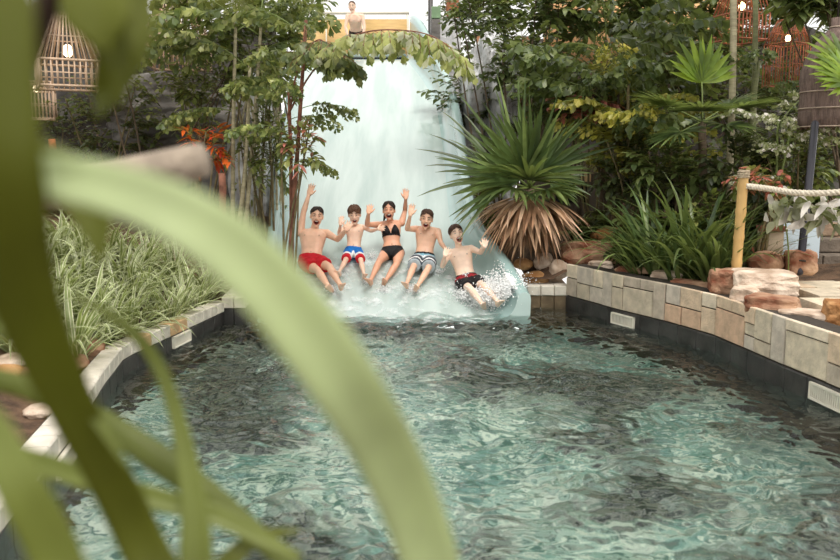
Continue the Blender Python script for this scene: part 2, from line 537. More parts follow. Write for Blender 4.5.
# ================================================================ the slide
def slide():
    bed = mat('pale_mint_fibreglass', srgb(170, 189, 184), .22, .05, 1.2, .25, 2.2, spec=.5, coat=.5, col2=srgb(190, 204, 199), stretch=(3.0, .35, .35))
    wall = mat('aqua_fibreglass', srgb(158, 184, 181), .25, .05, 2, spec=.5, coat=.6)
    white = mat('white_fibreglass_edge', srgb(190, 210, 206), .3, .04, 3, coat=.4)
    root = thing('water_slide', (-.3, 9.85, 0), 'wide pale mint fibreglass water slide running down into the pool', 'water slide')
    ds = [9.8 + k * .1 for k in range(14)] + [11.2 + k * .25 for k in range(40)]
    ds = [d for d in ds if d < 20.6] + [20.6, 20.85]
    def loft(name, sec, m):
        mb = MB(); rows = [sec(d) for d in ds]; n = len(rows[0])
        mb.add([p for r in rows for p in r], [(i * n + k, i * n + k + 1, (i + 1) * n + k + 1, (i + 1) * n + k) for i in range(len(rows) - 1) for k in range(n - 1)])
        return mb.build(name, m, root)
    def floor_sec(d):
        a, b = sm(CLX, d), sm(CRX, d); z = zs(d); n = 24
        return [V((lerp(a, b, k / n), d, z)) for k in range(n + 1)]
    loft('slide_bed', floor_sec, bed)
    def rsec(d):
        c, r, h, z = sm(CRX, d), sm(RIMX, d), sm(RH, d), zs(d); ri = r - .15; out = []
        for k in range(11):
            t = k / 10; out.append(V((lerp(c, ri, sin(t * pi / 2) ** .9), d, z + h * (1 - cos(t * pi / 2)) ** .95 if t else z)))
        for t in (.25, .5, .75, 1): out.append(V((ri + .15 * t, d, z + h + .03 * sin(pi * t))))
        out += [V((r + .01, d, z + h - .06)), V((r, d, z - .12 - .1 * min(1, d - 9.7))), V((c - .05, d, z - .16))]
        return out
    loft('side_wall', rsec, wall)
    def lsec(d):
        c, z = sm(CLX, d), zs(d); h = .40 * min(1, .55 + (d - 9.8) * .5); out = []
        for k in range(7):
            t = k / 6; out.append(V((c - .12 * sin(t * pi / 2), d, z + h * (1 - cos(t * pi / 2)))))
        for t in (.3, .6, 1): out.append(V((c - .12 - .12 * t, d, z + h + .025 * sin(pi * t))))
        out += [V((c - .24, d, z - .15))]
        return out[::-1]
    loft('side_wall', lsec, wall)
    # front lip closing the end under the bed, and flange rings at the joints of the sections
    mb = MB(); a, b = sm(CLX, 9.8) - .24, sm(RIMX, 9.8)
    secr = rsec(9.8); n = len(secr)
    mb.add(secr, [tuple(range(n))])
    mb.box(((a + b) / 2 - .2, 9.83, -.14), (b - a - .4, .05, .2))
    mb.build('end_lip', white, root)
    for d in ():
        mb = MB(); pts = [p + V((0, 0, .004)) for p in floor_sec(d)]; p2 = [p + V((0, 0, .004)) for p in floor_sec(d + .03)]
        mb.add(pts + p2, [(k, k + 1, len(pts) + k + 1, len(pts) + k) for k in range(len(pts) - 1)])
        mb.build('joint_seam', white, root)
    # supports under the bed
    for d in (12.6, 15.4, 18.4):
        for x in (-1.6, -.2):
            mb = MB(); mb.tube([V((x, d, terr(x, d) - .1)), V((x, d, zs(d) - .14))], .09, 10); mb.build('support_post', M['greyrock'], root)
slide()

def platform():
    ply = mat('yellow_plywood', srgb(206, 170, 112), .6, .1, 3, .1, 20, stretch=(1, 1, 6))
    grey = mat('grey_metal_edge', srgb(150, 165, 160), .4, .08, 4)
    black = mat('gap_shade_black', srgb(24, 26, 28), .6, .1, 4)
    root = thing('slide_platform', (-1.8, 22, terr(-1.8, 22)), 'start platform with yellow plywood back panels at the top of the slide', 'platform')
    mb = MB(); mb.box((-1.75, 22.2, 4.36), (3.4, 2.7, .1)); mb.build('deck', grey, root)
    mb = MB(); mb.box((-1.62, 20.86, 4.47), (2.55, .12, .12)); mb.build('starting_bar', grey, root)
    mb = MB(); mb.box((-1.62, 20.80, 4.415), (2.55, .1, .05)); mb.build('gap_shade_strip', black, root)  # shade of the gap under the platform edge, painted as a black strip
    for k, (x0, x1) in enumerate(((-3.4, -2.62), (-2.6, -1.6), (-1.58, -.32))):
        mb = MB(); mb.box(((x0 + x1) / 2, 23.45, 5.10), (x1 - x0, .05, 1.38)); mb.build('back_panel', ply, root)
    mb = MB(); mb.tube([V((-3.5, 23.45, 5.96)), V((-.3, 23.45, 5.96))], .045, 10); mb.build('handrail', M['white_plastic'], root)
    for x in (-3.4, -2.6, -1.6, -.35):
        mb = MB(); mb.tube([V((x, 23.45, 4.4)), V((x, 23.45, 5.96))], .03, 8); mb.build('rail_post', M['white_plastic'], root)
    for x, y in ((-3.2, 21.2), (-.4, 21.2), (-3.2, 23.2), (-.4, 23.2)):
        mb = MB(); mb.tube([V((x, y, terr(x, y) - .1)), V((x, y, 4.33))], .11, 10); mb.build('support_post', M['greyrock'], root)
platform()
# ================================================================ people
SKIN = {}
def skinmats(key, c):
    SKIN[key] = [mat('skin_' + key, c, .42, .07, 9, spec=.4, sss=.12), mat('lips_' + key, srgb(190, 112, 98), .4, .05, 20),
                 mat('mouth_' + key, srgb(104, 34, 32), .5, .1, 20), mat('areola_navel_shade_' + key, scl(c, .62), .5, .05, 20)]
skinmats('tan', srgb(231, 186, 158)); skinmats('bronze', srgb(223, 168, 138)); skinmats('fair', srgb(237, 200, 176)); skinmats('pale', srgb(239, 208, 186))
M['eye_white'] = mat('eye_white', srgb(206, 200, 194), .3, .02, 9); M['iris'] = mat('iris', srgb(52, 40, 32), .2, .1, 9)
M['teeth'] = mat('teeth', srgb(244, 240, 230), .25, .02, 9)
def hairmat(n, c): return mat(n, c, .5, .35, 40, .5, 90, stretch=(1, 1, .25))
M['hair_dark'] = hairmat('dark_brown_hair', srgb(48, 34, 26)); M['hair_brown'] = hairmat('brown_hair', srgb(92, 62, 42)); M['hair_mid'] = hairmat('mid_brown_hair', srgb(74, 50, 36))

def solve(p, px, L, near=True):
    u = ray(*px); c = p - CAM; b = u.dot(c); disc = b * b - (c.length_squared - L * L)
    if disc < 0:
        q = CAM + u * b; return p + (q - p).normalized() * L
    return CAM + u * (b - sqrt(disc) if near else b + sqrt(disc))

def slide_hit(px, up):
    u = ray(*px); t = 6.0
    while t < 26:
        q = CAM + u * t
        if q.z < slide_z(q.x, q.y) + up: return q
        t += .01
    return CAM + u * 11

def limb(mb, a, b, prof, seg=14):
    "tapered limb a->b, prof = list of (share, radius)"
    mb.tube([a.lerp(b, t) for t, r in prof], [r for t, r in prof], seg, round_=True)

def hand(mb, wrist, tip, nrm, thumb, s, curl=.25, spread=1.0):
    "palm facing nrm, five separate fingers; thumb = side vector the thumb leaves on"
    u = (tip - wrist).normalized(); n = (nrm - u * nrm.dot(u)).normalized(); w = u.cross(n)
    if w.dot(thumb) < 0: w = -w                           # w points to the thumb side
    pl = .095 * s; b = wrist
    secs = []
    for t, hw, hd in ((-.1, .024, .019), (.12, .029, .018), (.45, .039, .016), (.8, .042, .014), (1.0, .038, .011)):
        secs.append((b + u * pl * t, w, n, hw * s, hd * s))
    mb.rings(secs, 14)
    mb.ball(b + u * pl * .32 + w * .024 * s + n * .009 * s, (.017 * s, .017 * s, .017 * s), nu=8, nv=6)     # ball of the thumb
    for off, L, a in ((.029, .072, .16), (.010, .082, .04), (-.010, .076, -.09), (-.028, .058, -.24)):
        p = b + u * pl * .92 + w * off * s
        d = (u * cos(a * spread) + w * sin(a * spread)).normalized(); pts = [p - d * .02 * s, p]; c = curl * .5
        for fr in (.42, .32, .26):
            dd = (d * cos(c) + n * sin(c)).normalized(); pts.append(pts[-1] + dd * L * s * fr); c += curl
        mb.tube(pts, [.0098 * s, .0098 * s, .0092 * s, .0086 * s, .0074 * s], 8, round_=True)
    p = b + u * pl * .22 + w * .022 * s
    d = (u * .72 + w * .72 + n * .12).normalized(); d2 = (u * .88 + w * .42 + n * .2).normalized()
    mb.tube([p, p + d * .032 * s, p + d * .032 * s + d2 * .03 * s, p + d * .032 * s + d2 * .055 * s], [.0145 * s, .0122 * s, .011 * s, .0088 * s], 8, round_=True)

def foot(mb, ankle, d, up, s):
    d = d.normalized(); up = (up - d * up.dot(d)).normalized(); w = d.cross(up)
    secs = []
    base = ankle - up * .045 * s
    for t, hw, hd, off in ((-.062, .018, .022, .0), (-.045, .030, .034, .004), (0, .034, .042, .012), (.06, .035, .034, .006), (.12, .043, .021, -.008), (.155, .043, .015, -.013), (.172, .036, .012, -.014)):
        secs.append((base + d * t * s + up * off * s, w, up, hw * s, hd * s))
    mb.rings(secs, 14)
    for k, (off, L, r) in enumerate(((.030, .042, .0125), (.010, .040, .0095), (-.007, .034, .009), (-.022, .028, .0085), (-.035, .022, .008))):
        p = base + d * .158 * s + w * off * s - up * .012 * s
        mb.tube([p, p + d * L * .5 * s + up * .003 * s, p + d * L * s], [r * s, r * s, r * .9 * s], 8, round_=True)

def person(name, label, skin, s, build, px, head, hair, cat='person', seat=.09, hipd=None, group=None, standing=False, vox=.0062):
    """s = stature / 1.75 m; px = joint positions seen in the photograph; depth follows from the bone lengths.
    build: 'man','woman','boy'"""
    bw = {'man': 1.0, 'woman': .92, 'boy': .84, 'teen': .9}[build]
    J = {}
    hm = slide_hit(px['hip'], seat) if hipd is None else P(px['hip'][0], px['hip'][1], hipd)
    sm_ = solve(hm, px['chest'], .46 * s, near=standing)
    shd = V(px['shr'] + (0,)), V(px['shl'] + (0,))
    rt = V((px['shl'][0] - px['shr'][0], 0, -(px['shl'][1] - px['shr'][1]))).normalized()      # towards the person's own left = picture right
    rt = (rt + FW * px.get('turn', 0)).normalized()
    up = (sm_ - hm).normalized(); rt = (rt - up * rt.dot(up)).normalized(); fr = rt.cross(up)
    if fr.y > 0: fr = -fr
    shw = .185 * s * (1 if build == 'man' else .9 if build == 'woman' else .88)
    J['shr'] = sm_ - rt * shw; J['shl'] = sm_ + rt * shw
    hrt = (rt + V((1, 0, 0))).normalized(); hrt = (hrt - up * hrt.dot(up)).normalized()
    hw_ = .088 * s * (1.05 if build == 'woman' else .95)
    J['hr'] = hm - hrt * hw_; J['hl'] = hm + hrt * hw_
    for sd in 'rl':
        J['el' + sd] = solve(J['sh' + sd], px['el' + sd], .285 * s, px.get('eln' + sd, True))
        J['wr' + sd] = solve(J['el' + sd], px['wr' + sd], .245 * s, px.get('wrn' + sd, True))
        J['ha' + sd] = solve(J['wr' + sd], px['ha' + sd], .17 * s, px.get('han' + sd, False))
        J['kn' + sd] = solve(J['h' + sd], px['kn' + sd], .42 * s, True)
        J['an' + sd] = solve(J['kn' + sd], px['an' + sd], .40 * s, True)
        if not standing:
            for k, h in (('kn', .10), ('an', .055)):
                q = J[k + sd]; q.z = max(q.z, slide_z(q.x, q.y) + h * s)
    root = thing(name, (hm.x, hm.y, (slide_z(hm.x, hm.y) if not standing else hm.z - .9 * s)), label, cat, group)
    b = MB()
    # trunk
    fem = build == 'woman'; man = build == 'man'
    k = s * bw
    T = lambda t: hm.lerp(sm_, t)
    prof = [(-.22, .085, .07), (-.15, .15, .105), (-.02, .172 if fem else .160, .118), (.14, .165 if fem else .152, .112), (.36, .128 if fem else .142, .098), (.55, .140 if fem else .155, .108), (.75, .158 if fem else .178, .122), (.90, .165 if fem else .188, .112), (1.02, .140 if fem else .160, .085), (1.10, .075, .062), (1.14, .05, .05)]
    secs = []
    for t, a, d in prof:
        r2 = hrt.lerp(rt, max(0, min(1, t))).normalized()
        bulge = fr * (.012 * s if .6 < t < .95 else 0)
        secs.append((T(t) + bulge, r2, fr, a * k, d * k))
    b.rings(secs, 20)
    if not fem:
        for sg in (-1, 1): b.ball(T(.80) + rt * sg * .07 * k + fr * .085 * k, (.075 * k, .05 * k, .06 * k), Matrix((rt, fr, up)).transposed(), 12, 8)
    else:
        for sg in (-1, 1): b.ball(T(.68) + rt * sg * .072 * k + fr * .098 * k, (.064 * k, .064 * k, .064 * k), Matrix((rt, fr, up)).transposed(), 14, 10)
    # head frame
    hc = solve(sm_, head['px'], .235 * s, head.get('near', True)) if not standing else sm_ + (P(*head['px'], sm_.y) - sm_).normalized() * .235 * s
    hs = head['size'] / .23 * 1.13                                   # head height over 23 cm
    hu = V((sin(head['tilt']), 0, cos(head['tilt'])))         # tilt in the picture plane
    hf = (V((head.get('yaw', 0), -1, head.get('pitch', -.05)))).normalized()
    hu = (hu - hf * hu.dot(hf)).normalized(); hr = hu.cross(-hf).normalized()
    if hr.x < 0: hr = -hr
    HM = Matrix((hr, hf, hu)).transposed()                    # columns: picture right, forward, up
    Hp = lambda x, y, z: hc + HM @ V((x * hs, y * hs, z * hs))
    b.ball(Hp(0, -.012, .026), (.075 * hs, .094 * hs, .088 * hs), HM, 20, 14)
    b.ball(Hp(0, .018, -.035), (.062 * hs, .070 * hs, .078 * hs), HM, 18, 12)
    b.ball(Hp(0, .052, -.094 - .012), (.026 * hs, .026 * hs, .022 * hs), HM, 12, 8)
    for sg in (-1, 1):
        b.ball(Hp(sg * .040, .050, -.02), (.024 * hs, .028 * hs, .020 * hs), HM, 10, 8)      # cheek
        b.ball(Hp(sg * .074, -.008, -.008), (.010 * hs, .020 * hs, .031 * hs), HM, 10, 8)     # ear
        b.ball(Hp(sg * .030, .070, .028), (.026 * hs, .013 * hs, .010 * hs), HM, 10, 6)       # brow ridge
    b.tube([Hp(0, .080, .018), Hp(0, .094, -.004), Hp(0, .102, -.018)], [.008 * hs, .011 * hs, .0145 * hs], 8, round_=True)
    for sg in (-1, 1): b.ball(Hp(sg * .012, .088, -.022), (.009 * hs, .011 * hs, .008 * hs), HM, 8, 6)
    nk = T(1.02) - fr * .01 * s
    b.tube([nk, nk.lerp(Hp(0, -.015, -.05), .5), Hp(0, -.012, -.045)], [.062 * k, .054 * k, .052 * k], 14, round_=True)
    for sg, sd in ((-1, 'r'), (1, 'l')):
        S = J['sh' + sd]; b.tube([nk.lerp(S, .0) + up * .01, nk.lerp(S, .55) + up * .012 * s, S], [.05 * k, .048 * k, .052 * k], 12, round_=True)
        E, W = J['el' + sd], J['wr' + sd]
        limb(b, S, E, [(0, .058 * k), (.25, .054 * k), (.5, .049 * k), (.8, .041 * k), (1, .039 * k)])
        limb(b, E, W, [(0, .039 * k), (.25, .041 * k), (.6, .034 * k), (1, .025 * k)])
        nrm = px.get('nrm' + sd, V((0, -1, .15)))
        hand(b, W, J['ha' + sd], nrm, rt * (1 if sd == 'r' else -1) * px.get('th' + sd, 1), s * (1.08 if not build == 'boy' else 1.1), px.get('curl', .2))
        Hj, K, A = J['h' + sd], J['kn' + sd], J['an' + sd]
        tk = 1.06 if fem else 1.0
        limb(b, Hj, K, [(0, .088 * k * tk), (.2, .086 * k * tk), (.55, .070 * k * tk), (.85, .057 * k), (1, .053 * k)])
        sh = (A - K).normalized()
        back = -V((0, -.5, 1)).normalized()
        limb(b, K, A, [(0, .052 * k), (.12, .050 * k), (.32, .055 * k), (.55, .046 * k), (.85, .032 * k), (1, .031 * k)])
        fd = px.get('ft' + sd, V((.16 * (-1 if sd == 'r' else 1), -.80, .42)))
        if standing: fd = V((0, -1, 0))
        foot(b, A, fd, (-sh), s * 1.0)
    body = b.build('body', SKIN[skin], root)
    fromobj(body, [('REMESH', dict(mode='VOXEL', voxel_size=vox, use_smooth_shade=True)), ('SMOOTH', dict(factor=.5, iterations=3))])
    # carve the open mouth, colour lips and nipples
    me = body.data; off = root.location
    inv = HM.inverted(); mw, mh, mz = head.get('mouth', (.026, .026, -.062))
    mats_of = {}
    for v in me.vertices:
        q = inv @ (v.co + off - hc) / hs
        if q.y > .02 and abs(q.x) < .06 and -.12 < q.z < 0:
            dz = (q.z - mz) / mh; e = sqrt((q.x / (mw * (1.12 + .22 * max(-1, min(1, dz))))) ** 2 + (dz * (1.25 if dz > 0 else .95)) ** 2)
            if e < 1: v.co -= hf * .030 * hs * min(1, (1 - e) * 3); mats_of[v.index] = 2
            elif e < 1 + .007 / mh * 1.3: mats_of[v.index] = 1; v.co += hf * .0025 * hs
        if not fem and max((v.co + off - T(.74)).length, 0) < .3:
            d = v.co + off - T(.76)
            if d.dot(fr) > .05 and abs(abs(d.dot(rt)) - .098 * k) < .012 * s and abs(d.dot(up)) < .011 * s: mats_of[v.index] = 3
        d = v.co + off - T(.22)
        if d.dot(fr) > .05 and abs(d.dot(rt)) < .009 * s and abs(d.dot(up)) < .013 * s: mats_of[v.index] = 3; v.co -= fr * .006  # navel: pushed in, the shade of its hollow painted with the areola tone
    for p in me.polygons:
        ms = [mats_of.get(i, 0) for i in p.vertices]
        if min(ms) > 0: p.material_index = max(set(ms), key=ms.count)
        p.use_smooth = True
    # eyes, brows, teeth
    op = head.get('eye', .0036)
    for sg in (-1, 1):
        e = MB(); e.ball(Hp(sg * .031, .0735, .012), (.0150 * hs, .010 * hs, op * hs), HM, 12, 8); e.ball(Hp(sg * .031, .0815, .012), (.0072 * hs, .004 * hs, min(op * .98, .0062) * hs), HM, 10, 6, 1)
        e.build('eye', [M['eye_white'], M['iris']], root)
        e = MB(); e.tube([Hp(sg * .014, .087, .034), Hp(sg * .032, .085, .040), Hp(sg * .050, .070, .033)], [.003 * hs, .0042 * hs, .0022 * hs], 6); e.build('eyebrow', hair['mat'], root)
    t = MB(); pts = [Hp(mw * .92 * a, .078 - .022 * a * a, mz + mh * .52) for a in (-1, -.5, 0, .5, 1)]
    t.tube(pts, [.004 * hs, .0058 * hs, .0062 * hs, .0058 * hs, .004 * hs], 8, round_=True); t.build('teeth', M['teeth'], root)
    # hair: a shell over the skull with a hairline and locks
    h = MB(); nu, nv = 36, 12; vs = []; fs = []; rs = random.Random(31 + hair.get('seed', 0))
    def lim(u):                                              # polar angle of the hairline; u = 0 at the face
        a = abs(((u + pi) % (2 * pi)) - pi) / pi
        return R(lerp(hair['front'], hair['side'], min(1, a / .42)) if a < .42 else lerp(hair['side'], hair['back'], (a - .42) / .58))
    for j in range(nv + 1):
        for i in range(nu):
            u = 2 * pi * i / nu; th = lim(u) * j / nv
            th += (rs.uniform(-.06, .06) if j == nv else 0)
            k2 = hair.get('vol', 1.08) * (1 + .035 * noise.noise(V((u * 3, th * 2, 7 + hair.get('seed', 0)))))
            if j == nv: k2 *= .985
            vs.append(Hp(sin(th) * sin(u) * .0765 * k2, -.012 + sin(th) * cos(u) * .0955 * k2, .026 + cos(th) * .090 * k2))
    for j in range(nv):
        for i in range(nu): fs.append((j * nu + i, j * nu + (i + 1) % nu, (j + 1) * nu + (i + 1) % nu, (j + 1) * nu + i))
    h.add(vs, fs)
    for q in range(int(hair.get('locks', 40) * 2.2)):
        u = rs.uniform(0, 2 * pi); th0 = rs.uniform(.15, .6) * lim(u); th1 = min(th0 + .5, lim(u) * rs.uniform(.98, 1.16)); pts = []
        du = rs.uniform(-.35, .35)
        for kk in range(5):
            th = lerp(th0, th1, kk / 4); uu = u + du * kk / 4; k3 = hair.get('vol', 1.08) + .015 + .01 * sin(kk)
            pts.append(Hp(sin(th) * sin(uu) * .0765 * k3, -.012 + sin(th) * cos(uu) * .0955 * k3, .026 + cos(th) * .090 * k3))
        h.tube(pts, [.004 * hs, .0065 * hs, .0065 * hs, .005 * hs, .002 * hs], 6)
    for pts, rad in hair.get('extra', []): h.tube([Hp(*q) for q in pts], [r * hs for r in rad], 8, round_=True)
    h.build('hair', hair['mat'], root)
    return dict(root=root, J=J, T=T, rt=rt, hrt=hrt, up=up, fr=fr, k=k, s=s, hm=hm, sm=sm_, body=body, nk=nk, hc=hc)

def trunks(p, mats, slot, leg=.62, flare=1.28, name='swim_trunks', waist=.17, label=None, cord=None):
    "swim shorts: hips and two thigh sleeves, one continuous cloth; slot(t along thigh, angle, height over hip) -> material"
    b = MB(); T, k, s = p['T'], p['k'], p['s']
    secs = [(T(t), p['hrt'], p['fr'], a * k, d * k) for t, a, d in ((-.25, .07, .06), (-.17, .155, .115), (-.03, .182, .136), (waist * .6, .176, .132), (waist, .168, .126))]
    b.rings(secs, 20)
    ends = []
    for sd in 'rl':
        A, B = p['J']['h' + sd], p['J']['kn' + sd]
        prof = [(-.05, .098), (.15, .104), (.35, .096 * flare * .95), (leg - .06, .078 * flare), (leg, .079 * flare)]
        b.tube([A.lerp(B, t) for t, r in prof], [r * k for t, r in prof], 16)
        ends.append((A, B))
    o = b.build(name, mats, p['root'])
    fromobj(o, [('REMESH', dict(mode='VOXEL', voxel_size=.0075, use_smooth_shade=True)), ('SMOOTH', dict(factor=.5, iterations=3))])
    me = o.data; off = p['root'].location
    for v in me.vertices:
        q = v.co + off; n = noise.noise(q * 18) * .006 + noise.noise(q * 40) * .003
        v.co += v.normal * n
    for f in me.polygons:
        q = f.center + off; best = None
        for (A, B) in ends:
            d = B - A; t = (q - A).dot(d) / d.length_squared; r = (q - A - d * t)
            if best is None or r.length < best[0]: best = (r.length, t, r.normalized() if r.length else r, d)
        side = best[2].dot(p['hrt']) if best else 0
        hgt = (q - p['hm']).dot(p['up']) / .46 / s
        f.material_index = slot(best[1], side, hgt, best[2].dot(p['fr'])); f.use_smooth = True
    if label: o['label'] = label
    if cord:
        c = MB(); q = T(waist * .75) + p['fr'] * .140 * k
        for sg in (-1, 1):
            c.tube([q, q + p['hrt'] * sg * .03 + p['fr'] * .012 + p['up'] * .012, q + p['hrt'] * sg * .045 + p['fr'] * .01 - p['up'] * .008, q + p['hrt'] * sg * .012 + p['fr'] * .012 - p['up'] * .01], .0045, 6)
            c.tube([q, q + p['hrt'] * sg * .015 + p['fr'] * .02 - p['up'] * .05], .0045, 6)
        c.build('drawstring', cord, o)
    return o

def cloth(n, c): return mat(n, c, .7, .12, 14, .2, 60, spec=.3)
CRED, CBLUE, CWHITE, CBLACK = cloth('red_cloth', srgb(196, 24, 38)), cloth('blue_cloth', srgb(22, 110, 190)), cloth('white_cloth', srgb(236, 236, 236)), cloth('black_cloth', srgb(30, 28, 30))
CGREY, CSLATE, CTEAL, CDRED = cloth('grey_cloth', srgb(168, 178, 184)), cloth('slate_cloth', srgb(66, 72, 82)), cloth('pale_blue_cloth', srgb(132, 176, 194)), cloth('wine_red_cloth', srgb(150, 36, 44))

# the man with one arm up
pA = person('person', 'man in red swim trunks sliding with one arm straight up', 'tan', 1.0, 'man',
    dict(hip=(311, 262), chest=(313.5, 233), shr=(302, 233), shl=(326, 233), elr=(304, 209), wrr=(310, 191), har=(314, 180), ell=(337.5, 239.5), wrl=(346, 230.5), hal=(350.5, 222.5),
         elnr=False, wrnr=True, knr=(317.5, 270.5), knl=(329.5, 267), anr=(329, 287), anl=(340, 284.5)),
    dict(px=(317, 215.5), size=.235, tilt=.10, yaw=.12, pitch=-.02, mouth=(.026, .026, -.064)),
    dict(mat=M['hair_dark'], front=50, side=92, back=115, vol=1.05, locks=26))
trunks(pA, [CRED, CWHITE], lambda t, sd, h, f: 0, leg=.66, label='bright red swim trunks')
# the small boy
pB = person('person', 'small boy in blue white and red swim trunks, hands raised before his chest', 'fair', .80, 'boy',
    dict(hip=(353.5, 252), chest=(355, 227), shr=(347, 227.5), shl=(364, 226), elr=(339, 233.5), wrr=(340.5, 225), har=(341.5, 217), ell=(371, 231), wrl=(378, 229), hal=(384, 228),
         knr=(345.5, 260.5), knl=(361, 261), anr=(339.5, 271.5), anl=(364, 274.5)),
    dict(px=(354.5, 214.5), size=.225, tilt=-.04, yaw=.05, pitch=-.22, mouth=(.017, .016, -.062)),
    dict(mat=M['hair_brown'], front=66, side=104, back=118, vol=1.10, locks=60, seed=3))
trunks(pB, [CBLUE, CWHITE, CRED], lambda t, sd, h, f: 2 if t > .66 else (1 if t > .50 or (t > .12 and abs(sd) > .80) else 0), leg=.86, flare=1.22, label='blue trunks with white and red legs')
# the woman
pC = person('person', 'woman in a black bikini, both hands raised, laughing', 'bronze', .95, 'woman',
    dict(hip=(392.5, 253), chest=(390.5, 224), shr=(381.5, 224), shl=(400, 223), elr=(367, 224.5), wrr=(368.5, 213.5), har=(370.3, 205.5), ell=(405, 210.5), wrl=(405.8, 199), hal=(406, 189.5), elnl=False,
         knr=(379.5, 261), knl=(396.5, 264), anr=(371, 279.5), anl=(385.5, 286)),
    dict(px=(389, 210.5), size=.225, tilt=-.05, yaw=-.02, pitch=.05, mouth=(.027, .024, -.064)),
    dict(mat=M['hair_dark'], front=48, side=108, back=120, vol=1.05, locks=30, seed=5, extra=[([(-.02, -.10, .0), (-.055, -.09, -.06), (-.075, -.06, -.12)], [.03, .026, .010])]))
def bikini(p):
    me = p['body'].data; off = p['root'].location; T, rt, up, fr, k, s = p['T'], p['rt'], p['up'], p['fr'], p['k'], p['s']
    def shell(name, test):
        b = MB(); ids = {}; vs = []; fs = []
        for f in me.polygons:
            if test(f.center + off):
                q = []
                for i in f.vertices:
                    if i not in ids: ids[i] = len(vs); vs.append(me.vertices[i].co + off + me.vertices[i].normal * .005)
                    q.append(ids[i])
                fs.append(tuple(q))
        b.add(vs, fs); o = b.build(name, CBLACK, p['root']); fromobj(o, [('SOLIDIFY', dict(thickness=.006, offset=-1))]); return o
    def top(q):
        d = q - T(.68); x, y, z = d.dot(rt), d.dot(fr), d.dot(up)
        if abs(x) > .2 * s: return False
        if y > .05 * k:
            c = abs(x) - .072 * k
            lim = lerp(.078, .020, max(0, min(1, (z + .055) / .125))) * k
            if -.062 < z < .075 and abs(c) < lim: return True
        return -.066 < z < -.042
    def bot(q):
        d = q - T(0); x, y, z = d.dot(p['hrt']), d.dot(fr), d.dot(up)
        if z > .075 or z < -.17 or abs(x) > .2: return False
        return z > lerp(-.13, .03, min(1, max(0, abs(x) - .03) / .12)) if y > 0 else z > -.16
    t = shell('bikini_top', top); shell('bikini_bottom', bot)
    st = MB()
    for sg in (-1, 1):
        a = T(.80) + rt * sg * .075 * k + fr * .145 * k; c = p['nk'] + rt * sg * .055 * k + up * .02 - fr * .01
        st.tube([a, a.lerp(c, .5) + fr * .022, c, p['nk'] - fr * .06 + rt * sg * .01 + up * .03], .0055, 6)
    st.build('neck_strap', CBLACK, t)
bikini(pC)
# the boy with the striped shorts
pD = person('person', 'boy in striped pale blue and slate board shorts, one hand up beside the woman', 'tan', .93, 'teen',
    dict(hip=(424, 259), chest=(427, 230), shr=(418, 229), shl=(437, 231), elr=(407, 229), wrr=(410.3, 215.5), har=(412.3, 204.5), ell=(441, 243), wrl=(447, 250.5), hal=(453, 256),
         knr=(413.5, 266.5), knl=(428.5, 268), anr=(407, 283), anl=(417, 287)),
    dict(px=(426.5, 219), size=.228, tilt=.12, yaw=-.05, pitch=-.08, mouth=(.022, .022, -.062)),
    dict(mat=M['hair_mid'], front=52, side=92, back=115, vol=1.07, locks=44, seed=9))
trunks(pD, [CTEAL, CWHITE, CSLATE, CBLACK, CGREY], lambda t, sd, h, f: 3 if h > .10 else (0 if t < .2 else 1 if t < .3 else 4 if t < .42 else 2 if t < .58 else 1 if t < .68 else 2 if t < .82 else 4), leg=.93, flare=1.36, name='board_shorts', label='board shorts striped pale blue, white and slate with a black waistband')
# the boy in front of the splash
pE = person('person', 'boy in dark trunks with red panels leaning back, mouth wide open, at the splash', 'pale', .95, 'teen',
    dict(hip=(467, 281), chest=(459.5, 251), shr=(449, 253), shl=(470.5, 248), elr=(442.5, 266), wrr=(445, 256), har=(447.5, 248.5), ell=(480.5, 252.5), wrl=(484.5, 247), hal=(485, 240),
         knr=(470.5, 289), knl=(484, 286.5), anr=(482, 304), anl=(497, 301)),
    dict(px=(456.5, 234.5), size=.228, tilt=-.22, yaw=.16, pitch=.22, mouth=(.025, .029, -.066)),
    dict(mat=M['hair_mid'], front=58, side=98, back=118, vol=1.10, locks=56, seed=13))
trunks(pE, [CBLACK, CDRED, CWHITE], lambda t, sd, h, f: 1 if (h > .02 and h < .12) or (abs(sd) < .35 and .1 < t < .38) else 0, leg=.68, flare=1.3, label='dark trunks with wine red panels', cord=CWHITE)
# the man standing on the platform
pF = person('person', 'bare-chested man standing on the start platform at the top of the slide', 'fair', 1.0, 'man',
    dict(hip=(356, 33), chest=(355, 16), shr=(347.5, 17), shl=(362.5, 17), elr=(345.5, 27), wrr=(348, 36), har=(349, 42), ell=(364.5, 27), wrl=(363, 36), hal=(362, 42),
         knr=(352.5, 48), knl=(359, 48), anr=(352.5, 63), anl=(359, 63), nrmr=V((1, -.3, 0)), nrml=V((-1, -.3, 0))),
    dict(px=(352, 6.5), size=.235, tilt=-.03, yaw=-.1, pitch=-.1, mouth=(.018, .004, -.062)),
    dict(mat=M['hair_brown'], front=40, side=84, back=105, vol=1.03, locks=14), hipd=21.6, standing=True, vox=.008)
trunks(pF, [CBLACK], lambda t, sd, h, f: 0, leg=.5, label='dark swim trunks')
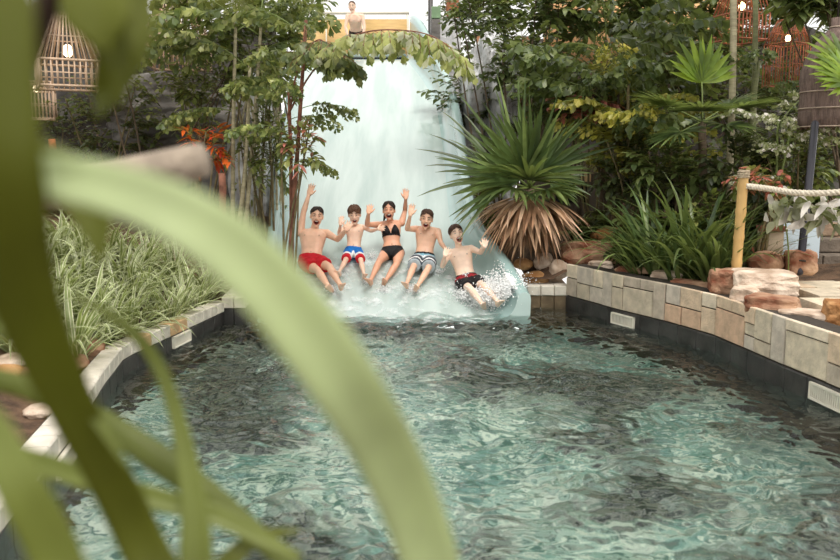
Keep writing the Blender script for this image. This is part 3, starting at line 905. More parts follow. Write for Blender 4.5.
# ================================================================ leaf materials
def lm(n, r, g, b, **k):
    k0 = k.pop('k0', 1.4); c = srgb(r, g, b); return leafmat(n, (min(.8, c[0] * k0 * 1.14), min(.8, c[1] * k0 * .98), min(.8, c[2] * k0 * 1.22), 1), **k)
L = {}
L['fish'] = [lm('fishtail_leaf', 92, 108, 50, rough=.38), lm('fishtail_leaf_light', 122, 134, 70, rough=.38), lm('fishtail_leaf_deep', 66, 84, 40, rough=.4)]
L['pale'] = [lm('pale_leaf', 156, 168, 122, rough=.4, k0=1.0), lm('pale_leaf_white', 206, 210, 184, rough=.4, k0=1.1), lm('mid_pale_leaf', 118, 134, 78, rough=.4, k0=1.0)]
L['broad'] = [lm('broad_leaf', 74, 92, 46, rough=.35), lm('broad_leaf_mid', 92, 108, 56, rough=.35), lm('broad_leaf_deep', 50, 68, 34, rough=.38)]
L['dark'] = [lm('dark_leaf', 52, 66, 36, rough=.4), lm('dark_leaf_mid', 66, 80, 42, rough=.4), lm('dark_leaf_deep', 40, 52, 30, rough=.42)]
L['yellow'] = [lm('yellow_green_leaf', 130, 134, 48), lm('olive_leaf', 106, 112, 44), lm('lime_leaf', 150, 150, 62)]
L['red'] = [lm('reddish_leaf', 142, 84, 66), lm('pinkish_leaf', 168, 112, 92), lm('olive_red_leaf', 112, 96, 56)]
L['croton'] = [lm('orange_croton_leaf', 214, 88, 30), lm('red_croton_leaf', 170, 40, 26), lm('yellow_croton_leaf', 226, 150, 50)]
L['strap'] = [lm('strap_leaf', 62, 84, 42, rough=.34), lm('strap_leaf_light', 88, 108, 56, rough=.34), lm('strap_leaf_deep', 44, 64, 32, rough=.36)]
L['striped'] = [lm('striped_leaf_green', 104, 124, 66, rough=.4), lm('striped_leaf_cream', 196, 200, 150, rough=.4)]
L['dead'] = [lm('dead_leaf', 160, 138, 100, rough=.8, trans=.15), lm('dead_leaf_brown', 116, 92, 62, rough=.85, trans=.1), lm('dead_leaf_tan', 188, 162, 124, rough=.8, trans=.15)]
L['fan'] = [lm('fan_leaf', 64, 86, 42, rough=.32), lm('fan_leaf_light', 96, 118, 62, rough=.32), lm('fan_leaf_deep', 46, 66, 34, rough=.34)]
L['lime'] = [lm('bright_fan_leaf', 112, 140, 40, trans=.5), lm('bright_fan_leaf_mid', 96, 126, 36, trans=.5), lm('bright_fan_leaf_deep', 76, 104, 34, trans=.5)]
M['stem'] = mat('green_brown_stem', srgb(104, 92, 62), .7, .3, 12, .3, 30)
M['palestem'] = mat('pale_ringed_stem', srgb(172, 162, 132), .6, .25, 5, .3, 18, stretch=(1, 1, 4))
M['redstem'] = mat('reddish_bark', srgb(128, 84, 66), .8, .35, 8, .5, 25)
M['bark'] = mat('grey_brown_bark', srgb(92, 78, 62), .9, .35, 6, .6, 22)
M['greenstem'] = mat('green_stalk', srgb(112, 126, 66), .5, .2, 10)

def frame(fwd, up=(0, 0, 1)):
    f = V(fwd).normalized(); u = V(up); s = f.cross(u)
    if s.length < 1e-4: s = V((1, 0, 0))
    s.normalize(); u = s.cross(f)
    return Matrix((s, f, u)).transposed()            # columns: side, forward, up

def leaf(mb, p, d, L_, w, up=(0, 0, 1), droop=.5, fold=.2, mi=0, n=4, prof=wlance):
    "one simple leaf from p along d"
    F = frame(d, up); pts = []; e = 0; q = V(p)
    for k in range(n + 1):
        pts.append(q.copy()); q = q + (F @ V((0, cos(e), 0)) - V((0, 0, sin(e)))) * (L_ / n); e += droop / n
    ww = prof(n, w)
    mb.ribbon(pts, ww, side=F @ V((1, 0, 0)), fold=fold, mi=mi)

def fishtail(mb, p, d, L_, w, up, mi, rs):
    "wedge-shaped leaflet with a ragged outer edge"
    F = frame(d, up); dz = -.25
    pts = [(0, 0), (-.28 * w, .35 * L_), (-.55 * w, .68 * L_), (-.34 * w, .86 * L_), (-.12 * w, .80 * L_), (.06 * w, 1.0 * L_), (.26 * w, .84 * L_), (.5 * w, .72 * L_), (.27 * w, .35 * L_), (0, .5 * L_)]
    j = rs.uniform(-.08, .08) * L_
    vs = [V(p) + F @ V((x, y + (j if i in (3, 5) else 0), (dz * y * y / L_) + (abs(x) * .22 if i != 9 else 0))) for i, (x, y) in enumerate(pts)]
    mb.add(vs, [(0, 9, 1), (1, 9, 2), (2, 9, 3), (3, 9, 4), (4, 9, 5), (5, 9, 6), (6, 9, 7), (7, 9, 8), (8, 9, 0)], mi)

def fishtail_frond_mesh(name, Lr, npairs, lf, mats, seed, droop=.9, hang=.35, stem=0.22):
    "bipinnate fishtail palm frond growing along +y from the origin"
    rs = random.Random(seed); mb = MB(); pts = []; q = V((0, 0, 0)); e = .2; n = 12
    for k in range(n + 1):
        pts.append(q.copy()); q = q + V((rs.uniform(-.02, .02), cos(e), sin(e))) * Lr / n; e -= droop / n
    mb.tube(pts, [.012 - .008 * k / n for k in range(n + 1)], 6, 3)
    for k in range(npairs):
        t = stem + (1 - stem) * k / (npairs - .5); i = min(int(t * n), n - 1); p = pts[i].lerp(pts[i + 1], t * n - i); tg = (pts[i + 1] - pts[i]).normalized()
        ln = Lr * .42 * (1 - .55 * t) * (.6 + .4 * min(1, k / 2))
        for sg in (-1, 1):
            d = (tg * .75 + V((sg, rs.uniform(-.3, .3), rs.uniform(-.35, .45)))).normalized(); pp = V(p); sub = [pp.copy()]
            m = max(3, int(ln / (lf * .52)))
            for a in range(m):
                d = (d + V((0, 0, -hang / m))).normalized(); pp = pp + d * ln / m; sub.append(pp.copy())
                for s2 in ((-1, 1) if a < m - 1 else (-1, 0, 1)):
                    fd = (d * .5 + frame(d) @ V((s2 * .6, 0, 0)) + V((rs.uniform(-.3, .3), rs.uniform(-.3, .3), -.55 + rs.uniform(-.4, .4)))).normalized()
                    fishtail(mb, pp, fd, lf * rs.uniform(.7, 1.3), lf * rs.uniform(.5, .9), (rs.uniform(-1, 1), rs.uniform(-1, 1), rs.uniform(.1, 1)), rs.choice((0, 0, 1, 2)), rs)
            mb.tube(sub, .0035, 4, 3)
    me_o = mb.build(name, mats + [M['greenstem']]); me = me_o.data; bpy.data.objects.remove(me_o); return me

def pinnate_frond_mesh(name, Lr, npairs, lw, ll, mats, seed, droop=1.0):
    "feather palm frond along +y"
    rs = random.Random(seed); mb = MB(); pts = []; q = V((0, 0, 0)); e = .35; n = 14
    for k in range(n + 1):
        pts.append(q.copy()); q = q + V((0, cos(e), sin(e))) * Lr / n; e -= droop / n * 1.3
    mb.tube(pts, [.014 - .010 * k / n for k in range(n + 1)], 6, 3)
    for k in range(npairs):
        t = .2 + .79 * k / npairs; i = min(int(t * n), n - 1); p = pts[i].lerp(pts[i + 1], t * n - i); tg = (pts[i + 1] - pts[i]).normalized()
        l2 = ll * sin(pi * min(1, .25 + .75 * t)) ** .6
        for sg in (-1, 1):
            leaf(mb, p, tg * .6 + V((sg * .9, 0, .15 + rs.uniform(-.1, .1))), l2 * rs.uniform(.9, 1.1), lw, droop=rs.uniform(.5, 1.0), mi=rs.choice((0, 0, 1, 2)), n=5)
    me_o = mb.build(name, mats + [M['greenstem']]); me = me_o.data; bpy.data.objects.remove(me_o); return me

def fan_leaf_mesh(name, petiole, nseg, seg, spanr, mats, seed, split=.45, w=.03, droop=.5, cup=.25):
    "palmate leaf: petiole along +y, segments radiating from its end"
    rs = random.Random(seed); mb = MB()
    pts = [V((0, petiole * t, .12 * petiole * sin(t * 1.5))) for t in (0, .25, .5, .75, 1)]
    mb.tube(pts, [.014, .012, .010, .009, .009], 6, 3)
    c = pts[-1]
    for k in range(nseg):
        a = spanr * (k / (nseg - 1) - .5); l = seg * (1 - .22 * abs(a / spanr * 2) ** 2) * rs.uniform(.9, 1.06)
        d = V((sin(a), cos(a), cup * .4 + .1 * (k % 2)))
        n = 6; q = []; e = 0; p = V(c); dn = d.normalized()
        for m in range(n + 1):
            q.append(p.copy()); p = p + (dn - V((0, 0, sin(e)))).normalized() * l / n; e += droop * rs.uniform(.7, 1.4) / n * (m / n + .3)
        ww = [w * f for f in (.25, .75, 1, .95, .75, .42, .03)]
        sd = V((cos(a), -sin(a), 0))
        mb.ribbon(q, ww, side=sd, fold=.28, mi=rs.choice((0, 0, 1, 2)))
    me_o = mb.build(name, mats + [M['greenstem']]); me = me_o.data; bpy.data.objects.remove(me_o); return me

def orient(az, el, roll=0, sc=1, loc=(0, 0, 0)):
    "matrix that turns a +y frond to azimuth az (0 = +x), elevation el"
    return Matrix.Translation(V(loc)) @ Matrix.Rotation(az - pi / 2, 4, 'Z') @ Matrix.Rotation(el, 4, 'X') @ Matrix.Rotation(roll, 4, 'Y') @ Matrix.Scale(sc, 4)

FR = {}
for i in range(3):
    FR['fish%d' % i] = fishtail_frond_mesh('fishtail_frond', 1.5, 7, .15, L['fish'], 40 + i, hang=.8)
    FR['pale%d' % i] = fishtail_frond_mesh('pale_fishtail_frond', 1.3, 6, .12, L['pale'], 50 + i, droop=.6)
    FR['yel%d' % i] = fishtail_frond_mesh('yellow_fishtail_frond', 1.3, 6, .13, L['yellow'], 60 + i)
    FR['deep%d' % i] = fishtail_frond_mesh('deep_fishtail_frond', 1.5, 7, .16, L['broad'], 70 + i, hang=.8)
    FR['feather%d' % i] = pinnate_frond_mesh('feather_frond', 1.6, 24, .018, .42, L['fan'], 80 + i)
    FR['fan%d' % i] = fan_leaf_mesh('fan_frond', .55, 30, .62, R(230), L['fan'], 90 + i)
    FR['lime%d' % i] = fan_leaf_mesh('bright_fan_frond', .5, 20, .62, R(160), L['lime'], 95 + i, w=.045, droop=.15)
    FR['dead%d' % i] = fan_leaf_mesh('dead_frond', .3, 18, .55, R(120), L['dead'], 98 + i, w=.024, droop=1.2)

def stemtube(root, pts, rad, m, name='trunk', seg=9):
    mb = MB(); n = len(pts); mb.tube(catmull(pts, 10), [lerp(rad[0], rad[1], k / 10) for k in range(11)], seg); return mb.build(name, m, root)

def palm(name, base, label, stems, fronds, kinds, stem_m, group=None, rad=(.03, .018), seed=1, cat='palm'):
    """stems: list of tip points (world); fronds: per stem list of (share of height, azimuth deg, elevation deg, scale)"""
    rs = random.Random(seed); root = thing(name, base, label, cat, group)
    for tip, fl in zip(stems, fronds):
        b = V(base) + V((rs.uniform(-.18, .18), rs.uniform(-.12, .12), -.1)); tip = V(tip)
        mid = b.lerp(tip, .5) + V((rs.uniform(-.06, .06), 0, 0))
        stemtube(root, [b, mid, tip], rad, stem_m)
        pts = catmull([b, mid, tip], 20)
        for t, az, el, sc in fl:
            p = pts[min(20, int(t * 20))] - V(base)
            kid(FR[rs.choice(kinds)], 'frond', root, orient(R(az), R(el), R(rs.uniform(-25, 25)), sc, p))
    return root

def autofronds(n, seed, el0=20, el1=65, t0=.6, sc=(.7, 1.1), azr=(0, 360)):
    rs = random.Random(seed); out = []
    for k in range(n):
        t = lerp(t0, 1, k / max(1, n - 1)); out.append((t, azr[0] + (k * 137.5) % (azr[1] - azr[0]) + rs.uniform(-15, 15), lerp(el0, el1, t) + rs.uniform(-12, 12), rs.uniform(*sc)))
    return out

def shrub(name, base, c, rad, label, mats, nt=60, lf=.12, lw=.03, per=9, seed=1, cat='shrub', group=None, kind='lance', stems=4, stem_m=None, hang=.3):
    "stems from the base and a foliage mesh of twigs whose leaves fill an ellipsoid about c"
    rs = random.Random(seed); root = thing(name, base, label, cat, group); c = V(c); base = V(base)
    mb = MB(); tips = []
    for k in range(nt):
        th = rs.uniform(0, 2 * pi); u = rs.uniform(-.8, 1); r = rs.uniform(.35, 1) ** .5
        o = V((cos(th) * sqrt(max(0, 1 - u * u)), sin(th) * sqrt(max(0, 1 - u * u)), u))
        e = c + V((o.x * rad[0], o.y * rad[1], o.z * rad[2])) * r
        st = c + (e - c) * .45 - V((0, 0, rad[2] * .15)); tips.append(e)
        pts = [st, st.lerp(e, .5) + V((0, 0, .06)), e]
        cv = catmull(pts, per)
        mb.tube(cv[::3] if per > 5 else cv, .004, 4, 3)
        for a in range(per):
            p = cv[a + 1]; d = (cv[a + 1] - cv[a]).normalized(); sg = 1 if a % 2 else -1
            fd = (d * .6 + frame(d) @ V((sg * .8, 0, 0)) + V((rs.uniform(-.3, .3), rs.uniform(-.3, .3), rs.uniform(-hang * 1.6, .25)))).normalized()
            upv = (rs.uniform(-.4, .4), rs.uniform(-.4, .4), 1)
            if kind == 'fish': fishtail(mb, p, fd, lf * rs.uniform(.8, 1.3), lf * rs.uniform(.6, .9), upv, rs.choice((0, 0, 1, 2)), rs)
            else: leaf(mb, p, fd, lf * rs.uniform(.75, 1.3), lw * rs.uniform(.8, 1.2), up=upv, droop=rs.uniform(.1, .9), mi=rs.choice((0, 0, 1, 2)), n=4)
    mb.build('foliage', mats + [M['stem']], root)
    for k in range(stems):
        e = tips[k * 3 % len(tips)]; b = base + V((rs.uniform(-.1, .1), rs.uniform(-.1, .1), -.1))
        stemtube(root, [b, b.lerp(e, .5) + V((rs.uniform(-.1, .1), 0, .1)), e], (.022, .008), stem_m or M['stem'], 'stem', 6)
    return root

def clump_mesh(n, Lr, w, mats, seed, el=(35, 88), droop=(1.0, 2.2), edge=None, spread=.06):
    rs = random.Random(seed); mb = MB()
    for k in range(n):
        az = rs.uniform(0, 2 * pi); l = rs.uniform(*Lr); p = V((cos(az) * rs.uniform(0, spread), sin(az) * rs.uniform(0, spread), 0))
        pts = arch(p, az, R(rs.uniform(*el)), l, rs.uniform(*droop), 8, rs.uniform(-.5, .5))
        ww = wstrap(8, w * rs.uniform(.75, 1.2))
        if edge: mb.ribbon(pts, ww, fold=.22, mi=0, edge=edge, em=1)
        else: mb.ribbon(pts, ww, fold=.25, mi=rs.choice((0, 0, 1, 2)))
    o = mb.build('clump', mats); me = o.data; bpy.data.objects.remove(o); return me

def tz(p): return V((p[0], p[1], terr(p[0], p[1])))
def at_ground(px, d):
    "ground point under the pixel column px at distance d"
    x = P(px, 280, d).x; return V((x, d, terr(x, d)))

# ================================================================ grassy bed along the pool, west bank
STR = [clump_mesh(36, (.40, .85), .018, L['striped'], 200 + i, edge=.34) for i in range(4)]
LB = 'grassy plant with cream-edged arching leaves in the dense bed beside the pool'
rs = random.Random(77); pts = []
for row, (off, n) in enumerate(((.32, 12), (.66, 12), (1.02, 12), (1.42, 11), (1.85, 10))):
    for k in range(n):
        y = lerp(6.9, 10.3, (k + rs.uniform(.2, .8)) / n); x = edge_x(LP, y) - off + rs.uniform(-.1, .1); pts.append((x, y))
for k, (x, y) in enumerate(pts):
    me = STR[k % 4]; o = bpy.data.objects.new('striped_grass_plant', me); COL.objects.link(o); o.location = tz((x, y)) - V((0, 0, .02))
    s_ = rs.uniform(.75, 1.1); o.scale = (s_, s_, s_); o.rotation_euler = (0, 0, rs.uniform(0, 6.28)); tag(o, LB, 'plant', 'cream-edged grassy plants in the bed')
BIGSTR = clump_mesh(44, (.6, 1.05), .020, L['striped'], 210, edge=.3, el=(40, 85), droop=(1.2, 2.4))
for (px, d, s_, lab) in ((70, 6.6, 1.0, 'large cream-edged strappy plant spilling over the coping between the two grilles'), (18, 6.3, .9, 'large strappy plant behind the red rocks, mixed with dry leaves'), (112, 7.8, .8, 'large cream-edged strappy plant in the middle of the grassy bed')):
    o = bpy.data.objects.new('striped_strap_plant', BIGSTR); COL.objects.link(o); o.location = at_ground(px, d); o.scale = (s_,) * 3; o.rotation_euler = (0, 0, px); tag(o, lab, 'plant')
GR = clump_mesh(80, (.5, .95), .011, L['strap'], 220, el=(50, 88), droop=(.8, 2.0), spread=.12)
for (px, d, s_, lab) in ((258, 10.7, .95, 'tuft of long green grass at the foot of the reddish palm stem'), (238, 10.4, .8, 'tuft of long green grass by the red wooden stake'), (272, 10.3, .7, 'small tuft of green grass against the wall of the slide')):
    o = bpy.data.objects.new('grass_tuft', GR); COL.objects.link(o); o.location = at_ground(px, d); o.scale = (s_,) * 3; o.rotation_euler = (0, 0, px); tag(o, lab, 'grass')

# ================================================================ west side palms and shrubs
F3 = ['fish0', 'fish1', 'fish2']
b = at_ground(240, 11.2)
palm('fishtail_palm', b, 'tall fishtail palm with a light brown trunk behind the red stake', [P(236, 5, 11.2), P(262, 10, 11.4), P(250, 60, 11.0)],
     [[(.98, 170, 30, .95), (.9, 30, 25, .9), (.8, 200, 15, .8), (.98, 280, 40, .8), (.7, 330, 10, .7), (.95, 100, 40, .9), (.62, 190, 5, .6)], [(.98, 335, 35, .55), (.9, 210, 20, .9), (.8, 20, 15, .7), (.97, 90, 50, .8), (.7, 260, 10, .6)], [(.95, 200, 35, .8), (.9, 300, 30, .7), (.98, 60, 40, .7)]], F3, M['palestem'], rad=(.034, .02), seed=3)
b = at_ground(283, 10.5)
pr = palm('fishtail_palm', b, 'fishtail palm with a slim reddish stem beside the slide wall', [P(289, 92, 10.3), P(306, 20, 10.2)],
     [[(.97, 150, 30, .6), (.9, 40, 10, .45), (.75, 20, 0, .4), (.85, 200, 15, .5), (.98, 280, 30, .5)], [(.99, 90, 55, .45), (.95, 170, 35, .7), (.98, 280, 20, .4), (.75, 10, 10, .45)]], F3, M['redstem'], rad=(.04, .02), seed=5)
# its long branch over the slide
def long_frond(root, pxs, lf, mats, seed, m, hang=.9, every=1, subl=.45):
    rs = random.Random(seed); mb = MB(); pts = catmull([P(*q) for q in pxs], 26)
    mb.tube(pts, [.013 - .009 * k / 26 for k in range(27)], 6, 3)
    for k in range(7, 27):
        p = pts[k]; tg = (pts[min(k + 1, 26)] - pts[k - 1]).normalized(); ln = subl * rs.uniform(.6, 1.1) * (1 - .4 * (k - 7) / 20)
        for sg in (-1, 1):
            d = (tg * .6 + frame(tg) @ V((sg * .9, 0, .1)) + V((0, 0, rs.uniform(-.5, .2)))).normalized(); pp = p.copy(); sub = [pp.copy()]
            n = 4
            for a in range(n):
                d = (d + V((0, 0, -hang / n))).normalized(); pp = pp + d * ln / n; sub.append(pp.copy())
                for s2 in ((-1, 1) if a < n - 1 else (-1, 0, 1)):
                    fd = (d * .6 + frame(d) @ V((s2 * .7, 0, 0)) + V((0, 0, -.5 + rs.uniform(-.3, .2)))).normalized()
                    fishtail(mb, pp, fd, lf * rs.uniform(.8, 1.3), lf * rs.uniform(.55, .85), (rs.uniform(-.5, .5), rs.uniform(-.8, .2), 1), rs.choice((0, 0, 1, 2)), rs)
            mb.tube(sub, .003, 4, 3)
    o = mb.build('frond', mats + [m], root); return o
long_frond(pr, [(288, 115, 10.3), (308, 78, 10.0), (337, 44, 9.7), (366, 32, 9.4), (398, 30, 9.2), (432, 36, 9.0), (464, 58, 8.9)], .125, [L['fish'][1], L['pale'][0], L['fish'][0]], 7, M['redstem'])
long_frond(pr, [(290, 110, 10.3), (300, 60, 10.1), (318, 40, 9.9), (330, 48, 9.8), (342, 56, 9.6)], .12, L['fish'], 8, M['redstem'])
# canes behind
b = at_ground(262, 12.0); root = thing('bamboo_canes', b, 'clump of thin pale upright canes behind the fishtail palms', 'bamboo')
rs = random.Random(4)
for k in range(9):
    a = b + V((rs.uniform(-.3, .35), rs.uniform(-.2, .2), -.05)); stemtube(root, [a, a + V((rs.uniform(-.1, .1), 0, 1.4)), a + V((rs.uniform(-.3, .3), 0, 2.8))], (.018, .012), M['palestem'], 'cane', 7)
mb = MB()
for k in range(150):
    p = b + V((rs.uniform(-.55, .55), rs.uniform(-.3, .3), rs.uniform(.4, 3.0))); leaf(mb, p, V((rs.uniform(-1, 1), rs.uniform(-1, 1), rs.uniform(-.4, .5))), rs.uniform(.12, .25), .018, droop=.8, mi=rs.choice((0, 1, 2)))
mb.build('foliage', L['fish'], root)
shrub('croton', at_ground(203, 10.9), P(205, 150, 10.9), (.42, .3, .42), 'croton with orange and red leaves in front of the dark hollow', [L['croton'][0], L['croton'][1], L['fish'][1]], 26, .17, .022, 8, 6, cat='plant')
shrub('leafy_shrub', at_ground(110, 12.6), P(112, 118, 12.6), (.9, .6, .9), 'dark leafy shrub under the bamboo cage lanterns', L['dark'], 90, .10, .03, 9, 12)
shrub('leafy_shrub', at_ground(60, 13.4), P(55, 135, 13.4), (.9, .6, .7), 'dark leafy shrub behind the small orange post', L['dark'], 80, .10, .03, 9, 13)
shrub('creeper', tz((P(185, 100, 12.6).x, 12.6)), P(178, 108, 12.4), (1.0, .45, .75), 'creeper with small leaves growing over the grey rock face', L['fish'], 60, .09, .03, 9, 14, cat='plant')
shrub('leafy_tree', at_ground(150, 12.0), P(178, 30, 11.6), (1.25, .7, .75), 'olive leafy tree hanging in front of the pale bamboo lantern', L['fish'], 110, .16, .026, 9, 15, cat='tree', stem_m=M['bark'])
shrub('leafy_tree', at_ground(300, 14.5), P(284, 2, 14.5), (.9, .7, .55), 'olive leafy tree overhanging the slide beside the platform', L['fish'], 60, .16, .028, 9, 16, cat='tree', stem_m=M['bark'])
shrub('leafy_tree', at_ground(120, 14.5), P(130, 10, 14.5), (1.7, .8, 1.0), 'dark leafy tree behind the bamboo cage lanterns', L['dark'], 150, .15, .035, 9, 17, cat='tree', stem_m=M['bark'])
shrub('leafy_shrub', at_ground(20, 11), P(20, 190, 11), (.9, .6, .5), 'low dark shrub at the back of the grassy bed', L['dark'], 70, .13, .03, 9, 18)

# ================================================================ east side: the big spiky fan palm by the slide
def spiky_palm():
    b = at_ground(538, 11.2); c = P(530, 188, 11.0)
    root = thing('fan_palm', b, 'big spiky fan palm with a skirt of dead fronds beside the slide', 'palm')
    stemtube(root, [b - V((0, 0, .1)), b.lerp(c, .5), c], (.10, .12), M['bark'])
    rs = random.Random(21)
    def fan(direction, ups, l, n, span, w, mats, name='frond', droop=.35):
        mb = MB(); F = frame(direction, ups); pet = c + V(direction).normalized() * rs.uniform(.16, .34)
        mb.tube([c, c.lerp(pet, .5), pet], [.016, .013, .011], 6, 3)
        for k in range(n):
            a = span * (k / (n - 1) - .5) + rs.uniform(-.03, .03); ll = l * rs.uniform(.66, 1.12)
            d = F @ V((sin(a), cos(a), .08 * (k % 2) + rs.uniform(-.05, .12))); q = []; p = pet.copy(); e = 0; m = 7
            for i in range(m + 1):
                q.append(p.copy()); p = p + (d - V((0, 0, sin(e)))).normalized() * ll / m; e += droop * rs.uniform(.5, 1.6) / m * (.3 + i / m)
            mb.ribbon(q, [w * f for f in (.3, .75, 1, 1, .9, .7, .42, .03)], side=F @ V((cos(a), -sin(a), 0)), fold=.3, mi=rs.choice((0, 0, 1, 2)))
        mb.build(name, mats + [M['greenstem']], root)
    for dirv, upv, l, n, span, dr in (((-.75, -.35, .62), (.2, -1, .5), 1.35, 17, 120, .25), ((-.35, -.5, .85), (0, -1, .5), 1.0, 17, 140, .2), ((.15, -.2, 1), (0, -1, .3), 1.05, 16, 120, .2),
                                      ((.5, -.3, .8), (0, -1, .6), .85, 17, 120, .35), ((.85, -.2, .2), (.2, -.8, .8), .58, 16, 140, .8), ((-.95, -.2, .25), (-.1, -.9, .7), 1.3, 16, 110, .6),
                                      ((-.15, -.9, .35), (0, -.5, 1), .85, 18, 170, .7), ((-.6, -.7, .0), (-.3, -.6, .7), .8, 16, 150, 1.1), ((.5, -.75, -.05), (.3, -.6, .7), .66, 16, 150, 1.1),
                                      ((.2, .8, .6), (0, -.5, 1), .9, 16, 150, .5), ((-.6, .6, .5), (0, -.5, 1), .9, 16, 150, .5)):
        fan(dirv, upv, l, n, R(span), .030, L['fan'], droop=dr)
    for k in range(9):
        a = R(-200 + 220 * k / 8); fan((cos(a) * .35, sin(a) * .35 if sin(a) < 0 else sin(a), -1), (cos(a), sin(a), .2), .8, 9, R(60), .026, [L['dead'][1], L['dead'][0], L['dead'][1]], 'dead_frond', .4)
    for k in range(13):
        a = R(-205 + 230 * k / 12); fan((cos(a) * .6, sin(a) * .6 if sin(a) < 0 else sin(a), -.7 + .35 * (k % 2)), (cos(a), sin(a), .5), .62 + .14 * (k % 3), 11, R(75), .026, L['dead'], 'dead_frond', 1.0)
spiky_palm()

# ================================================================ strappy clumps on the east bank
CL = [clump_mesh(110, (.6, 1.25), .022, L['strap'], 230 + i, el=(48, 88), droop=(.7, 2.2), spread=.22) for i in range(2)]
for k, (px, d, s_, lab) in enumerate(((652, 9.7, 1.12, 'dark green strappy clump on the pool wall nearest the spiky fan palm'), (688, 9.3, 1.22, 'dark green strappy clump in the middle of the wall-top planting'), (716, 8.9, 1.0, 'dark green strappy clump against the bamboo post'))):
    o = bpy.data.objects.new('strappy_clump', CL[k % 2]); COL.objects.link(o); o.location = at_ground(px, d); o.scale = (s_,) * 3; o.rotation_euler = (0, 0, k * 2.1); tag(o, lab, 'plant')
RG = clump_mesh(60, (.4, .75), .012, [L['red'][2], L['strap'][0], L['red'][0]], 240, el=(55, 88), droop=(.6, 1.6), spread=.1)
for k, (px, d, s_, lab) in enumerate(((757, 8.9, 1.0, 'reddish green grassy clump right behind the bamboo post'),)):
    o = bpy.data.objects.new('red_grass_clump', RG); COL.objects.link(o); o.location = at_ground(px, d); o.scale = (s_,) * 3; tag(o, 'reddish green grassy clump growing close behind the bamboo post', 'plant')

# ================================================================ east side palms, trees and shrubs
D3 = ['deep0', 'deep1', 'deep2']; Y3 = ['yel0', 'yel1', 'yel2']; P3 = ['pale0', 'pale1', 'pale2']; A3 = ['fan0', 'fan1', 'fan2']; M3 = ['lime0', 'lime1', 'lime2']; E3 = ['feather0', 'feather1', 'feather2']
palm('fishtail_palm', at_ground(610, 12), 'fishtail palm with dark fronds and a thin brown stem behind the spiky fan palm', [P(606, 40, 12), P(618, 90, 11.8), P(590, 70, 12.2)],
     [autofronds(8, 1, 5, 45), autofronds(7, 2, 0, 40), autofronds(6, 3, 0, 40)], D3, M['bark'], rad=(.035, .02), seed=31)
palm('fishtail_palm', at_ground(640, 11.6), 'yellow-green fishtail palm above the strappy clumps', [P(628, 85, 11.4), P(655, 110, 11.4)], [autofronds(8, 5, 0, 40, sc=(.6, .9)), autofronds(7, 6, 0, 35, sc=(.5, .8))], Y3, M['stem'], rad=(.03, .02), seed=32)
palm('slender_palm', at_ground(724, 10.9), 'slender palm with a smooth pale trunk rising past the bright fan leaf', [P(734, -125, 10.9)], [[(.99, a, 40, .9) for a in (10, 75, 140, 200, 260, 320)]], D3, M['palestem'], rad=(.05, .04), seed=33)
palm('slender_palm', at_ground(746, 11.2), 'thinner greenish palm trunk just beside the pale slender palm', [P(756, -120, 11.2), P(758, 62, 11.1)], [[(.99, a, 40, .9) for a in (40, 120, 210, 300)], [(.95, 250, 30, .5), (.85, 330, 20, .45), (.99, 190, 25, .5)]], D3, mat('olive_palm_trunk', srgb(136, 138, 98), .6, .25, 5, stretch=(1, 1, 4)), rad=(.045, .03), seed=34)
b = at_ground(704, 10.5); c = P(702, 122, 10.5)
root = thing('fan_palm', b, 'palm with one bright green upright fan leaf behind the slender trunks', 'palm')
stemtube(root, [b, b.lerp(c, .5), c], (.06, .05), M['bark'])
for k, (az, el, sc, kd) in enumerate(((100, 75, 1.0, 'lime0'), (250, 5, .9, 'fan1'), (190, 15, .9, 'fan0'), (330, 10, .9, 'fan2'), (20, 20, .8, 'fan1'), (290, -15, .8, 'fan0'), (215, -25, .8, 'fan2'))):
    kid(FR[kd], 'frond', root, orient(R(az), R(el), R(0 if k else 8), sc, c - b))
b = at_ground(890, 8.7); c = P(876, 80, 8.7)
root = thing('fan_palm', b, 'palm whose green fan leaf reaches across the woven lampshade', 'palm')
stemtube(root, [b, b.lerp(c, .5), c], (.06, .05), M['bark'])
for az, el, kd in ((182, 5, 'lime1'), (165, 25, 'lime2'), (90, 50, 'fan0'), (20, 30, 'fan1'), (200, -12, 'lime0')): kid(FR[kd], 'frond', root, orient(R(az), R(el), R(-50), .72, c - b))
palm('fishtail_palm', at_ground(772, 9.7), 'fishtail palm with pale grey-green fronds below the woven lampshade', [P(778, 118, 9.7), P(790, 135, 9.6)], [[(.95, 35, 35, .65), (.95, 190, 20, .5), (.9, 250, 20, .5), (.8, 120, 30, .5)], [(.95, 10, 10, .45), (.9, 230, 5, .45), (.98, 300, 20, .5), (.7, 200, 0, .45)]], P3, M['greenstem'], rad=(.018, .012), seed=36)
palm('feather_palm', at_ground(668, 12.4), 'feather palm with glossy fronds between the yellow-green palm and the bright fan', [P(668, 128, 12.2)], [[(.95, a, e, .7) for a, e in ((200, 20), (250, 10), (330, 25), (20, 30), (290, 35), (150, 40), (225, -10))]], E3, M['bark'], rad=(.05, .04), seed=37)
palm('feather_palm', at_ground(575, 12.6), 'feather palm with thin fronds over the hut and its dark window', [P(572, 112, 12.5)], [[(.95, a, e, .7) for a, e in ((200, 30), (250, 20), (330, 25), (20, 30), (290, 45))]], E3, M['bark'], rad=(.05, .04), seed=38)
